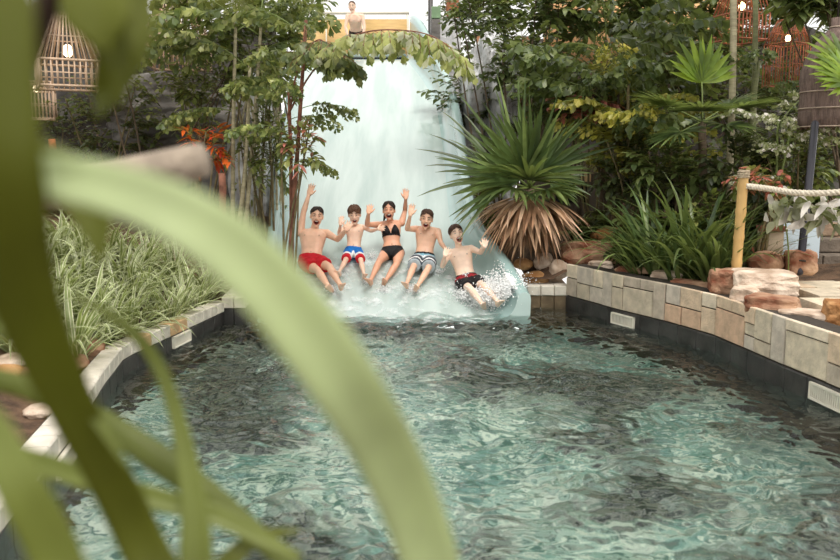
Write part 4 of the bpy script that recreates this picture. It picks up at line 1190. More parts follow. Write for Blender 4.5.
SH = [
 ('leafy_tree', 500, 13.6, (482, 14, 13.6), (.7, .6, .65), 'broad', 80, .13, .035, 'lance', 'leafy tree beside the carved post at the top of the slide'),
 ('leafy_tree', 466, 22.5, (462, 22, 22.5), (1.0, .6, 1.3), 'dark', 110, .16, .05, 'lance', 'small dark tree behind the whitish pedestal and the carved post'),
 ('leafy_tree', 790, 15, (785, -4, 15), (1.7, .6, .55), 'broad', 110, .17, .045, 'lance', 'leafy tree spreading above both red cane lanterns'),
 ('leafy_tree', 535, 14.5, (540, 8, 14.5), (1.5, .8, .55), 'broad', 120, .17, .045, 'lance', 'leafy tree with broad leaves above the orange-brown hut wall'),
 ('leafy_tree', 520, 13.0, (525, 62, 13.0), (1.0, .6, .65), 'dark', 90, .14, .04, 'lance', 'dark leafy tree standing before the orange-brown hut wall'),
 ('leafy_tree', 600, 15, (610, 8, 15), (1.6, .8, .9), 'broad', 150, .20, .055, 'lance', 'leafy tree with big leaves behind the dark fishtail palm'),
 ('leafy_shrub', 560, 12.4, (562, 100, 12.4), (.85, .5, .5), 'dark', 80, .14, .035, 'lance', 'dark shrub directly behind the spiky fan palm'),
 ('leafy_shrub', 618, 11.6, (614, 150, 11.6), (.40, .4, .5), 'yellow', 34, .15, .035, 'fish', 'yellow-green lobed shrub by the hut window'),
 ('leafy_shrub', 588, 11.9, (585, 108, 11.9), (.6, .4, .3), 'red', 36, .14, .03, 'lance', 'shrub with pinkish red new leaves above the hut window'),
 ('leafy_shrub', 630, 11.2, (628, 175, 11.2), (.55, .4, .7), 'dark', 70, .13, .03, 'lance', 'dark shrub beside the brown stem above the sandstone slab'),
 ('leafy_shrub', 668, 10.6, (668, 172, 10.6), (.7, .4, .5), 'broad', 60, .15, .035, 'lance', 'mid green shrub rising just behind the strappy clumps'),
 ('leafy_tree', 680, 14.5, (690, 55, 14.5), (1.4, .7, .7), 'broad', 120, .17, .045, 'lance', 'leafy tree behind the bright fan leaf'),
 ('leafy_tree', 660, 16.5, (668, -2, 16.5), (1.8, .8, .8), 'fish', 120, .2, .05, 'lance', 'olive tree above the peach coloured wall'),
 ('leafy_tree', 850, 10.6, (830, -2, 10.6), (.75, .6, .42), 'broad', 90, .19, .05, 'lance', 'tree with large leaves hanging over the woven lampshade'),
 ('leafy_shrub', 735, 10.0, (738, 168, 10.0), (.5, .35, .55), 'dark', 60, .13, .03, 'lance', 'dark shrub at the foot of the slender palms'),
 ('leafy_shrub', 790, 9.9, (792, 165, 9.9), (.55, .35, .55), 'fish', 70, .11, .03, 'lance', 'olive shrub around the dark metal pole'),
 ('leafy_shrub', 840, 11.5, (838, 165, 11.5), (.7, .4, .6), 'dark', 70, .12, .03, 'lance', 'dark shrub behind the brick steps'),
 ('leafy_tree', 770, 13.5, (775, 110, 13.5), (1.3, .6, .9), 'dark', 120, .15, .04, 'lance', 'dark tree behind the red-lit lanterns'),
 ('leafy_tree', 850, 14, (850, 60, 14), (1.2, .6, 1.5), 'dark', 130, .17, .045, 'lance', 'dark tree filling the gap behind the woven lampshade'),
 ('leafy_tree', 640, 17.5, (630, 95, 17.5), (2.6, .8, 1.5), 'dark', 220, .2, .05, 'lance', 'wide dark tree closing the view behind the fishtail palms'),
 ('leafy_tree', 730, 18, (735, 60, 18), (2.2, .8, 2.2), 'dark', 220, .2, .05, 'lance', 'wide dark tree closing the view behind the lanterns'),
 ('leafy_tree', 505, 16.5, (500, 95, 16.5), (1.6, .8, 1.2), 'dark', 150, .18, .05, 'lance', 'dark tree behind the whitish rock beside the slide'),
]
for k, (nm, bx, d, cpx, rad, lk, nt, lf, lw, kd, lab) in enumerate(SH):
    shrub(nm, at_ground(bx, d), P(*cpx), rad, lab, L[lk], nt, lf, lw, 9, 300 + k, 'tree' if 'tree' in nm else 'shrub', kind=kd, stem_m=M['bark'] if 'tree' in nm else None)
for k, (nm, px, d, rad, lk, nt, lf, lw, lab) in enumerate((
 ('leafy_plant', 590, 11.6, (.35, .3, .22), 'dark', 34, .2, .04, 'low dark plant in the shade between the spiky fan palm and the brown stem'),
 ('leafy_plant', 640, 10.5, (.45, .3, .40), 'broad', 36, .2, .04, 'low leafy plant behind the first strappy clump'),
 ('leafy_plant', 676, 10.1, (.45, .3, .45), 'broad', 40, .2, .035, 'low leafy plant behind the middle strappy clump'),
 ('leafy_plant', 712, 9.9, (.40, .3, .5), 'fish', 40, .17, .03, 'olive leafy plant under the pale slender trunk'),
 ('leafy_plant', 745, 10.2, (.40, .3, .45), 'dark', 40, .18, .035, 'dark leafy plant behind the reddish grassy clump'),
 ('leafy_plant', 780, 10.4, (.5, .3, .4), 'fish', 44, .15, .03, 'low olive plant behind the beige box'),
 ('leafy_plant', 826, 10.6, (.5, .3, .35), 'broad', 40, .16, .035, 'green plant growing on top of the brick steps'),
 ('leafy_plant', 610, 11.8, (.4, .3, .3), 'fish', 30, .16, .03, 'small olive plant behind the orange boulder'),
 ('leafy_plant', 655, 12.5, (.9, .4, .6), 'dark', 80, .17, .035, 'dark bushy plant under the glossy feather palm'),
 ('leafy_plant', 720, 12.6, (.9, .4, .7), 'dark', 80, .17, .035, 'dark bushy plant under the bright fan leaf'),
 ('leafy_plant', 790, 12.2, (.9, .4, .7), 'dark', 80, .16, .035, 'dark bushy plant under the red-lit lanterns'),
 ('leafy_plant', 478, 13.2, (.4, .4, .7), 'fish', 50, .15, .03, 'olive bushy plant at the foot of the whitish rock beside the slide'))):
    g = at_ground(px, d); shrub(nm, g, g + V((0, 0, rad[2] * .95)), rad, lab, L[lk], nt, lf, lw, 9, 400 + k, 'plant')
for k, (px, py, d, rad, lk, nt, lab) in enumerate((
 (262, 45, 11.8, (.75, .5, .8), 'fish', 80, 'airy olive tree among the light brown trunks beside the slide'),
 (205, 85, 11.8, (.8, .4, .45), 'fish', 60, 'olive shrub spreading before the grey rock face'),
 (268, 150, 11.3, (.45, .35, .7), 'fish', 60, 'fine-leaved olive shrub around the pale canes'),
 (300, 150, 10.1, (.30, .2, .42), 'red', 26, 'thin shrub with pinkish flowering tips against the slide wall'))):
    shrub('airy_shrub', at_ground(px if px < 290 else 282, d), P(px, py, d), rad, lab, L[lk] if lk != 'red' else [L['fish'][1], L['fish'][0], L['red'][1]], nt, .13, .024, 9, 430 + k, 'shrub', kind='fish' if k == 0 else 'lance')
def variegated_vine():
    rs = random.Random(41); pts = catmull([P(770, 208, 8.4), P(786, 204, 8.3), P(805, 207, 8.2), P(828, 208, 8.1), P(850, 212, 8.0)], 20)
    root = thing('variegated_vine', tz((P(790, 260, 8.5).x, 8.5)), 'vine with large white-splashed leaves hanging under the rope', 'vine')
    m = MB(); base = root.location; m.tube(catmull([base - V((0, 0, .05)), base.lerp(pts[4], .5) + V((.03, 0, 0)), pts[4]], 8) , .008, 6); m.tube(pts, .006, 6); m.build('stem', M['greenstem'], root)
    lf_ = MB()
    for k in range(80):
        p = pts[rs.randrange(21)] + V((rs.uniform(-.06, .06), rs.uniform(-.08, .08), rs.uniform(-.16, .10)))
        leaf(lf_, p, V((rs.uniform(-1, 1), rs.uniform(-.8, .1), rs.uniform(-1, .5))), rs.uniform(.10, .26), rs.uniform(.025, .055), up=(rs.uniform(-.9, .9), -.6, rs.uniform(-.2, .8)), droop=rs.uniform(.2, .8), mi=rs.choice((0, 1, 1, 2)), n=5)
    lf_.build('foliage', L['pale'], root)
variegated_vine()
shrub('red_leaved_shrub', at_ground(752, 8.9), P(757, 185, 8.9), (.35, .25, .22), 'small shrub with dry reddish leaves around the top of the bamboo post', [L['red'][0], L['red'][2], L['fish'][0]], 34, .11, .022, 7, 352)

# ================================================================ out-of-focus plants close to the lens
FG = lm('fresh_strap_leaf', 170, 194, 132, k0=1.0, rough=.45, trans=.35, var=.12, scale=9); FD = lm('shaded_olive_strap_leaf', 90, 102, 24, k0=1.0, rough=.45, trans=.35, var=.15, scale=9)  # FD: shade on the upright blade put into a darker leaf colour
FM = lm('mid_olive_strap_leaf', 118, 136, 58, k0=1.0, rough=.45, trans=.35, var=.15, scale=9)
def blade(root, pts, wpx, mi_m, side=None, fold=.25):
    c = catmull([P(x, y, d) for x, y, d in pts], 30); n = len(wpx) - 1; w = []
    for k in range(31):
        u = k / 30 * n; i = min(int(u), n - 1); d = c[k].y; w.append(lerp(wpx[i], wpx[i + 1], u - i) / 2 / FPX * d)
    mb = MB(); cam_side = []
    vs = []; cols = 7
    for k, p in enumerate(c):
        t = (c[min(k + 1, 30)] - c[max(k - 1, 0)]).normalized(); view = (p - CAM).normalized()
        sd = t.cross(view).normalized(); up = sd.cross(t)
        if up.dot(view) > 0: up = -up
        for q in range(cols):
            a = q / (cols - 1) * 2 - 1
            vs.append(p + sd * w[k] * a - up * (fold * w[k] * (1 - abs(a))) * (1 if side is None else side))
    mb.add(vs, [(k * cols + q, k * cols + q + 1, (k + 1) * cols + q + 1, (k + 1) * cols + q) for k in range(30) for q in range(cols - 1)])
    o = mb.build('blade', mi_m, root); fromobj(o, [('SOLIDIFY', dict(thickness=.0012, offset=0))]); return o
base = V((-.55, .50, .48))
root = thing('strap_leaved_plant', base, 'large blurred strap-leaved plant whose long blades arch across the view close to the lens', 'plant')
c1, c2 = P(-150, 430, .55), P(60, 830, .60)
mb = MB(); mb.tube(catmull([base - V((0, 0, .05)), base.lerp(c2, .5) + V((.03, 0, 0)), c2], 8), .022, 8); mb.tube(catmull([base.lerp(c2, .6) + V((.02, 0, 0)), P(-130, 640, .5), c1], 8), .018, 8); mb.build('stem', M['stem'], root)
blade(root, [(-150, 430, .50), (-120, 250, .50), (-40, 165, .48), (40, 174, .46), (110, 188, .45), (180, 215, .44), (245, 260, .45), (305, 328, .47), (355, 400, .50), (395, 470, .55), (430, 560, .60), (455, 660, .62)], [14, 28, 34, 42, 50, 60, 68, 72, 70, 66, 62, 50], FG)
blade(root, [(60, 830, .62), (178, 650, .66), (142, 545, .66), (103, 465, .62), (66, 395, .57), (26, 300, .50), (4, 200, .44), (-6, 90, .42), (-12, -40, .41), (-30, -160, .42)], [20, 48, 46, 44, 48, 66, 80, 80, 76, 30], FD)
blade(root, [(60, 830, .62), (190, 660, .7), (196, 560, .72), (192, 490, .74), (178, 420, .76), (158, 365, .76), (125, 325, .74), (70, 293, .72)], [20, 38, 35, 25, 16, 14, 12, 4], FM)
blade(root, [(-150, 430, .6), (-70, 378, .7), (0, 380, .75), (55, 399, .78), (108, 425, .8), (165, 463, .8), (215, 500, .8), (290, 565, .8), (330, 610, .8)], [14, 22, 24, 24, 26, 30, 28, 20, 4], FM, -1)
blade(root, [(-150, 430, .6), (-60, 440, .66), (20, 457, .7), (85, 478, .72), (146, 496, .74), (214, 515, .74), (262, 538, .74), (303, 557, .74)], [14, 20, 22, 24, 24, 22, 16, 3], FM)
blade(root, [(60, 830, .56), (80, 640, .50), (55, 555, .48), (22, 490, .46), (-10, 430, .46), (-60, 360, .46)], [20, 44, 52, 48, 40, 10], FM)
blade(root, [(-150, 430, .56), (-60, 320, .6), (-5, 322, .6), (40, 352, .6), (80, 395, .6), (130, 470, .6)], [12, 18, 22, 22, 16, 3], FM)
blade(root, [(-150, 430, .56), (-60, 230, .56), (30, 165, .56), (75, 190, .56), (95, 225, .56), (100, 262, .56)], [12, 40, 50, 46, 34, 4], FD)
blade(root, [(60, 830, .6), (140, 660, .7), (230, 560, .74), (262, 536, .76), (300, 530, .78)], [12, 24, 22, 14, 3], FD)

base = V((-.62, .75, .5))
root = thing('overhanging_shrub', base, 'blurred shrub with a dark brown stem and hanging leaves above the bamboo cage lanterns', 'shrub')
mb = MB(); mb.tube(catmull([base - V((0, 0, .05)), V((-.62, .72, 1.4)), P(-60, 200, .62), P(14, 78, .6), P(42, 20, .58), P(62, -30, .56), P(100, -70, .54)], 24), [.014 - .007 * k / 24 for k in range(25)], 8); mb.build('stem', mat('dark_brown_twig', srgb(62, 44, 34), .8, .3, 30), root)
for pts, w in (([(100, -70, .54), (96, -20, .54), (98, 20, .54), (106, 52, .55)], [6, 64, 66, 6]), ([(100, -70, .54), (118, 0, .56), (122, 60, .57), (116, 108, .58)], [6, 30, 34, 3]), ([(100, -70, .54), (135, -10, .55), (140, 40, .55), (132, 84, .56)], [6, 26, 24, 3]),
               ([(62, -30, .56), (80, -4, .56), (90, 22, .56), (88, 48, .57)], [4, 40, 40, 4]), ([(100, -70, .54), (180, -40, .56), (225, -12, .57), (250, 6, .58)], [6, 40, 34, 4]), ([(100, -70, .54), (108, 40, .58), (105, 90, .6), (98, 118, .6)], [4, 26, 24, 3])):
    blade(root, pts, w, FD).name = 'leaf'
base = P(-60, 232, 1.2)
root = thing('cut_branch', V((base.x, 1.2, .5)), 'blurred grey cut branch end pointing out from behind the big arching blade', 'branch')
mb = MB(); pts = catmull([V((base.x - .05, 1.2, .45)), V((base.x - .02, 1.2, 1.2)), P(-40, 200, 1.2), P(60, 190, 1.18), P(130, 177, 1.16), P(203, 160, 1.14)], 16)
mb.tube(pts, [.034] * 12 + [.030, .028, .027, .026, .024], 14); mb.build('branch', mat('weathered_grey_wood', srgb(150, 136, 120), .8, .25, 14, .4, 40), root)
# ================================================================ rocks
def rock(name, c, size, m, label, seed, boxy=.0, rot=0, group=None, sub=4, amp=.16):
    bm = bmesh.new(); bmesh.ops.create_icosphere(bm, subdivisions=sub, radius=1)
    vs = []
    for v in bm.verts:
        q = v.co.normalized()
        if boxy:
            p = 2 + boxy * 8; r = (abs(q.x) ** p + abs(q.y) ** p + abs(q.z) ** p) ** (-1 / p); q = q * lerp(1, r, .92) * .86
        n = noise.noise(q * 1.3 + V((seed, 0, 0))) * amp + noise.noise(q * 3.2 + V((0, seed, 0))) * amp * .45 + noise.noise(q * 8 + V((0, 0, seed))) * amp * .18
        q = q * (1 + n)
        vs.append(Matrix.Rotation(rot, 3, 'Z') @ V((q.x * size[0] / 2, q.y * size[1] / 2, q.z * size[2] / 2)) + V(c))
    fs = [tuple(v.index for v in f.verts) for f in bm.faces]; bm.free()
    mb = MB(); mb.add(vs, fs); o = mb.build(name, m, origin=(c[0], c[1], c[2] - size[2] / 2), smooth=not boxy)
    return tag(o, label, 'rock', group)
def rk(px, py, d, w, dep, h, m, label, seed, boxy=0, rot=0, name='boulder'):
    p = P(px, py, d); return rock(name, p, (w, dep, h), M[m] if isinstance(m, str) else m, label, seed, boxy, rot)
rk(589, 252, 10.95, .86, .5, .34, 'redrock', 'long red sandstone slab at the corner of the pool wall', 1, .7, -.1, 'sandstone_slab')
rk(609, 235, 11.4, .50, .36, .24, 'orangerock', 'orange boulder lying behind the long red slab', 2)
rk(627, 239, 11.3, .30, .25, .2, 'palerock', 'pale boulder beside the orange one behind the red slab', 22)
rk(535, 279, 10.75, .36, .28, .22, 'orangerock', 'rounded orange boulder on the white-capped wall by the slide end', 3)
rk(523, 264, 11.0, .26, .22, .16, 'orangerock', 'small flat orange boulder topmost beside the slide wall', 4)
rk(544, 262, 11.0, .28, .25, .26, 'palerock', 'pale rounded boulder between the small orange one and the red slab', 5)
rk(559, 270, 10.75, .26, .22, .28, 'palerock', 'pale boulder against the corner of the pool wall', 6)
rk(601, 265, 10.35, .34, .2, .12, 'palerock', 'flat grey stone lying on the wall under the red slab', 7, .5, 0, 'flat_stone')
rk(636, 270, 9.8, .55, .25, .09, 'redrock', 'thin brown stone edging the wall below the first strappy clump', 8, .6, -.3, 'flat_stone')
rk(690, 284, 8.85, .5, .24, .1, 'redrock', 'brown stone edging the wall below the middle strappy clump', 9, .6, -.6, 'flat_stone')
rk(668, 275, 9.3, .4, .24, .1, 'palerock', 'pale brown stone edging the wall between the two brown ones', 19, .6, -.5, 'flat_stone')
rk(700, 262, 9.3, .16, .14, .12, 'orangerock', 'small orange boulder in the middle strappy clump', 10)
rk(764, 282, 7.95, .66, .6, .28, 'palerock', 'broad sunlit sandstone slab at the foot of the dark metal pole', 11, .8, -.15, 'sandstone_slab')
rk(722, 281, 8.2, .30, .36, .28, 'redrock', 'dark red sandstone block at the foot of the bamboo post', 12, .8, -.3, 'sandstone_slab')
rk(772, 305, 7.35, .52, .36, .2, 'redrock', 'red-brown sandstone slab below the broad sunlit one', 13, .8, -.5, 'sandstone_slab')
rk(745, 296, 7.75, .30, .3, .2, 'palerock', 'pale squarish stone on the wall between the two red blocks', 23, .8, -.5, 'sandstone_slab')
rk(806, 318, 7.05, .52, .36, .16, 'palerock', 'pale layered stone slab next to the orange block', 14, .8, -.55, 'sandstone_slab')
rk(841, 318, 6.85, .32, .34, .36, 'orangerock', 'orange sandstone block standing at the end of the stone wall', 15, .8, -.3, 'sandstone_slab')
rk(766, 262, 8.7, .38, .3, .24, 'redrock', 'dark red boulder under the beige box', 16)
rk(800, 262, 8.6, .34, .3, .30, 'redrock', 'red boulder under the pale blue panel', 17, .4)
for k, (px, py, d, w, dep, h, m, lab) in enumerate((
    (36, 432, 5.75, .34, .3, .26, 'redrock', 'rough red rock on the bank nearest the lower grille'),
    (20, 405, 6.1, .36, .3, .12, 'palerock', 'flat pale rock on the bank behind the rough red one'),
    (8, 428, 5.7, .3, .26, .18, 'orangerock', 'ochre rock on the bank beside the rough red one'),
    (48, 462, 5.3, .30, .22, .10, 'palerock', 'pale flat rock right against the coping below the red rock'),
    (92, 378, 7.0, .26, .22, .18, 'redrock', 'dark red rock at the foot of the big strappy plant'),
    (78, 395, 6.5, .22, .2, .15, 'redrock', 'brown rock between the coping and the strappy plant'),
    (128, 348, 7.9, .2, .18, .14, 'redrock', 'small brown rock beside the coping in the grassy bed'))):
    q = P(px, py, d); rock('boulder', (q.x, q.y, terr(q.x, q.y) + h * .3), (w, dep, h), M[m], lab, 60 + k)
# cliffs
rock('cliff', (1.40, 17.6, 2.3), (1.15, 3.4, 4.5), M['whiterock'], 'whitish rough rock rising along the slide wall below the platform', 31, .5, 0, sub=6, amp=.42)
rock('cliff', tuple(P(190, 112, 13.7)), (3.0, 1.6, 1.25), M['greyrock'], 'overhanging grey rock above the dark hollow', 32, .3, .1, sub=6, amp=.3)
rock('cliff', tuple(P(252, 150, 13.6)), (.75, 1.0, 2.4), M['whiterock'], 'pale grey rock pillar between the canes and the slide', 33, .5, 0, sub=5, amp=.25)
def rockwall(name, x0, x1, y, z1, m, seed, dz=.5):
    mb = MB(); n, k = 90, 40; vs = []
    for i in range(n + 1):
        for j in range(k + 1):
            x = lerp(x0, x1, i / n); zt = z1 + dz * noise.noise(V((x * .5, seed, 0))); z = lerp(.2, zt, j / k)
            vs.append(V((x, y + .5 * noise.noise(V((x * .6, z * .8, seed))) + .18 * noise.noise(V((x * 2, z * 2.4, seed))) + .3 * j / k, z)))
    for i in range(n + 1): vs.append(V((lerp(x0, x1, i / n), y + 1.6, .2)))
    fs = [(i * (k + 1) + j, (i + 1) * (k + 1) + j, (i + 1) * (k + 1) + j + 1, i * (k + 1) + j + 1) for i in range(n) for j in range(k)]
    b = (n + 1) * (k + 1); fs += [((i + 1) * (k + 1) + k, i * (k + 1) + k, b + i, b + i + 1)[::-1] for i in range(n)]
    mb.add(vs, fs); return struct(mb.build(name, m))
rockwall('wall_west', -12.5, -2.9, 16.6, 4.6, M['darkrock'], 3)
rockwall('wall_east', 2.6, 13.5, 20.2, 4.9, M['darkrock'], 5)
mb = MB(); mb.box((5.2, 19.7, 4.9), (4.6, .25, 1.5)); o = struct(mb.build('wall_north', mat('peach_plaster', srgb(222, 172, 122), .9, .08, 2)))
mb = MB(); mb.box((1.9, 19.2, 3.6), (1.2, .3, 2.2)); o = mb.build('hut_wall', mat('orange_brown_plaster', srgb(150, 106, 76), .9, .25, 2, .4, 12), origin=(1.9, 19.2, 2.5)); tag(o, 'orange-brown wall of a hut among the trees beside the whitish rock', 'wall')

# ================================================================ hut with a lattice and a dark window
b = at_ground(572, 13.4); root = thing('garden_hut', b, 'low hut with a dark window and woven lattice behind the spiky fan palm', 'hut')
bx = lambda n, c, s, m: (lambda q: (q.box(c, s), q.build(n, m, root, smooth=False)))(MB())
wd = mat('beige_board', srgb(196, 164, 118), .7, .15, 4, .2, 20); dk = mat('dark_window_glass', srgb(24, 26, 30), .2, .2, 6, spec=.6)
c = P(572, 178, 13.4)
bx('wall_panel', (c.x, 13.55, (b.z + c.z + .5) / 2), (1.5, .1, c.z + .5 - b.z), mat('grey_hut_wall', srgb(110, 100, 88), .9, .2, 3))
bx('sill_board', (c.x - .05, 13.46, c.z), (.72, .12, .12), wd)
bx('window', (c.x - .02, 13.48, c.z - .24), (.55, .06, .32), dk)
lt = MB()
for k in range(16): lt.box((c.x - .3 + k * .04 + .1, 13.46, c.z + .24), (.016, .012, .36), rot=Matrix.Rotation(.3, 3, 'Y')); lt.box((c.x + .02 + .08, 13.45, c.z + .07 + k * .023), (.66, .012, .009))
lt.build('lattice', mat('woven_cane', srgb(156, 140, 116), .8, .2, 10), root, smooth=False)

# ================================================================ lanterns
bam = mat('bleached_bamboo', srgb(206, 178, 152), .7, .2, 14, .2, 40, stretch=(1, 1, .3)); bam2 = mat('red_brown_rattan', srgb(140, 76, 56), .75, .25, 14, .3, 40); bam3 = mat('red_cane', srgb(176, 108, 78), .7, .25, 14, .3, 40)
bulb_c = mat('warm_bulb', srgb(255, 220, 170), .5, .02, 4, emit=((1, .78, .5, 1), 5)); bulb_h = mat('hot_bulb', srgb(255, 200, 120), .5, .02, 4, emit=((1, .62, .28, 1), 14)); cordm = mat('lamp_cord', srgb(50, 42, 36), .8, .1, 5)
ROOF = 6.6
def cage_lantern(c, w, hlow, hup, top, rz, m, label, bulb, slats=11, group=None):
    "four-sided stick cage: upright lower band, sloping upper sides to a small top"
    c = V(c); root = thing('cage_lantern', c, label, 'lantern', group)
    lev = [(0, w / 2), (hlow, w / 2 * 1.0), (hlow + hup, top / 2)]
    fr = MB(); sl = MB(); Rm = Matrix.Rotation(rz, 3, 'Z')
    cor = lambda z, h, k: c + Rm @ V((h * (1, 1, -1, -1)[k], h * (1, -1, -1, 1)[k], z))
    for z, h in lev:
        for k in range(4): fr.tube([cor(z, h, k), cor(z, h, (k + 1) % 4)], w * .022, 6)
    for k in range(4):
        for (z0, h0), (z1, h1) in zip(lev, lev[1:]): fr.tube([cor(z0, h0, k) - V((0, 0, .03 if z0 == 0 else 0)), cor(z1, h1, k)], w * .022, 6)
        for (z0, h0), (z1, h1) in zip(lev, lev[1:]):
            for a in range(1, slats):
                t = a / slats; sl.tube([cor(z0, h0, k).lerp(cor(z0, h0, (k + 1) % 4), t), cor(z1, h1, k).lerp(cor(z1, h1, (k + 1) % 4), t)], w * .0135, 5)
        zz = hlow + hup * .5; hh = (w + top) / 4; sl.tube([cor(zz, hh, k), cor(zz, hh, (k + 1) % 4)], w * .012, 5)
        sl.tube([cor(hlow * .5, w / 2, k), cor(hlow * .5, w / 2, (k + 1) % 4)], w * .012, 5)
    fr.build('frame', m, root); sl.build('slats', m, root)
    t = MB(); t.ball(c + V((0, 0, hlow + hup * .25)), (w * .085, w * .085, w * .11), nu=12, nv=8); t.build('bulb', bulb, root)
    t = MB(); t.tube([c + V((0, 0, hlow + hup * .25 + w * .1)), V((c.x, c.y, ROOF))], .010, 6); t.build('cord', cordm, root)
    return root
def hang_at(px, py, d): return P(px, py, d)
cage_lantern(hang_at(70, 88, 11.6), .80, .34, .64, .34, R(28), bam, 'biggest pale bamboo cage lantern, seen whole above the dark shrub', bulb_c)
cage_lantern(hang_at(38, 119, 12.6), .50, .42, .12, .44, R(20), bam, 'small pale box-shaped bamboo lantern hanging lowest under the biggest one', bulb_c, 10)
cage_lantern(hang_at(8, 54, 12.2), .66, .34, .6, .3, R(12), bam2, 'red-brown rattan cage lantern hanging next to the biggest pale one', bulb_c)
cage_lantern(hang_at(180, 67, 12.8), .86, .42, .6, .4, R(10), bam, 'pale bamboo lantern half hidden behind the olive leaves above the grey rock', bulb_c, 12)
cage_lantern(hang_at(740, 41, 12.2), .54, .36, .5, .3, R(20), bam3, 'red cane lantern with a glowing bulb between the slender palm trunks', bulb_h, 8)
cage_lantern(hang_at(785, 86, 11.6), .42, .56, .32, .2, R(30), bam3, 'red cane lantern with a glowing bulb next to the woven lampshade', bulb_h, 8)
# woven shade
c = P(830, 127, 9.3); root = thing('woven_lampshade', c, 'grey woven bell-shaped lampshade with a straight lower skirt, partly crossed by a fan leaf', 'lampshade')
wv = mat('grey_woven_fibre', srgb(112, 94, 86), .9, .3, 30, .6, 80, stretch=(1, 1, .2))
prof = [(.33, 0), (.335, .12), (.33, .36), (.33, .40), (.345, .50), (.335, .62), (.29, .76), (.22, .90), (.14, 1.0), (.08, 1.06), (.06, 1.10), (.062, 1.18)]
mb = MB(); ns = 64; vs = []
for r, z in prof:
    for k in range(ns): a = 2 * pi * k / ns; rr = r * (1 + (.012 if k % 2 else 0)); vs.append(c + V((cos(a) * rr, sin(a) * rr, z - (.014 * (k % 3) if z == 0 else 0))))
mb.add(vs, [(i * ns + k, i * ns + (k + 1) % ns, (i + 1) * ns + (k + 1) % ns, (i + 1) * ns + k) for i in range(len(prof) - 1) for k in range(ns)])
sh_ = mb.build('shade', wv, root); fromobj(sh_, [('SOLIDIFY', dict(thickness=.012, offset=-1))])
mb = MB()
for z, r in ((.0, .34), (.2, .342), (.38, .34), (1.08, .075)): mb.tube([c + V((cos(2 * pi * k / 32) * r, sin(2 * pi * k / 32) * r, z)) for k in range(33)], .008, 5)
mb.build('hoop', mat('shade_hoop', srgb(166, 148, 132), .8, .2, 10), root)
mb = MB(); mb.tube([c + V((0, 0, 1.1)), V((c.x, c.y, ROOF))], .012, 6); mb.build('cord', cordm, root)
for y in (11.9, 9.4):
    mb = MB(); mb.box((0, y, ROOF + .12), (22, .22, .3)); struct(mb.build('trim_1' if y > 10 else 'trim_2', M['bark']))

# ================================================================ bamboo post, rope, metal pole, boxes
bot, top = P(736, 272, 8.35), P(744, 170, 8.35)
root = thing('bamboo_post', bot, 'yellow bamboo post standing on the red block and holding the rope', 'post')
mb = MB(); pts = []; rad = []
for k in range(25):
    t = k / 24; pts.append(bot.lerp(top, t) - V((0, 0, .03))); rad.append(.050 + (.006 if k % 6 == 3 else 0))
mb.tube(pts, rad, 14); mb.build('cane', mat('yellow_bamboo', srgb(206, 168, 108), .5, .2, 5, .15, 20, stretch=(1, 1, .3)), root)
mb = MB(); mb.tube([top.lerp(bot, .08) + V((cos(a * .7) * .056, sin(a * .7) * .056, a * .002)) for a in range(0, 40)], .009, 6); mb.build('rope_binding', mat('old_rope', srgb(176, 160, 136), .9, .2, 40, .5, 90), root)
# rope strands
cs = catmull([P(746, 186, 8.32), P(770, 189, 8.25), P(800, 193, 8.1), P(840, 192, 7.95), P(880, 184, 7.8)], 90)
mb = MB()
for s_ in range(3):
    pts = []
    for k, p in enumerate(cs):
        t = (cs[min(k + 1, 90)] - cs[max(k - 1, 0)]).normalized(); a = k * .75 + s_ * 2.094; u = V((0, 0, 1)); v = t.cross(u).normalized()
        pts.append(p + u * cos(a) * .016 + v * sin(a) * .016)
    mb.tube(pts, .018, 6)
o = mb.build('rope', mat('cream_rope', srgb(206, 196, 178), .9, .15, 40, .3, 80), origin=cs[0]); tag(o, 'thick cream twisted rope strung from the bamboo post', 'rope')
bot, top = P(800, 268, 8.5), P(815, 124, 8.9)
root = thing('metal_pole', bot, 'dark leaning metal pole standing on the sunlit slab below the lampshade', 'pole')
mb = MB(); mb.tube([bot - V((0, 0, .04)), bot.lerp(top, .5), top], .040, 14, round_=True); mb.build('shaft', mat('dark_blue_metal', srgb(40, 38, 48), .35, .15, 8, spec=.6), root)
mb = MB(); mb.tube([bot.lerp(top, .04), bot.lerp(top, .05)], .06, 14); mb.build('base_plate', M['mortar'], root)
mb = MB()
for t in (.28, .33): mb.ball(bot.lerp(top, t) + V((-.005, -.041, 0)), .008, nu=8, nv=6)
mb.build('screw', M['white_plastic'], root)
c = P(770, 242, 8.95); root = thing('beige_box', (c.x, c.y, c.z - .12), 'small beige box with a dark handle slot beside the pale blue panel', 'box')
mb = MB(); mb.box(c, (.24, .2, .25), rot=Matrix.Rotation(-.2, 3, 'Z')); o = mb.build('case', mat('beige_plaster', srgb(206, 188, 164), .8, .1, 5), root, smooth=False); fromobj(o, [('BEVEL', dict(width=.015, segments=3))])
mb = MB(); mb.tube([c + V((.05 + .022 * cos(a / 10 * pi * 1.5 + .8), -.113 + .008, .0 + .026 * sin(a / 10 * pi * 1.5 + .8))) for a in range(11)], .005, 6); mb.build('handle', M['mortar'], root)
mb = MB(); mb.box(c + V((.01, 0, .15)), (.28, .24, .05), rot=Matrix.Rotation(-.2, 3, 'Z')); mb.build('lid', mat('rusty_lid', srgb(150, 96, 76), .8, .3, 12), root, smooth=False)
c = P(799, 241, 9.1); mb = MB(); mb.box(c, (.46, .03, .40)); o = mb.build('pale_panel', mat('pale_blue_board', srgb(206, 222, 232), .4, .03, 3), origin=(c.x, c.y, c.z - .2), smooth=False); tag(o, 'plain pale blue panel standing behind the dark metal pole', 'panel')
fromobj(o, [('BEVEL', dict(width=.008, segments=2))])
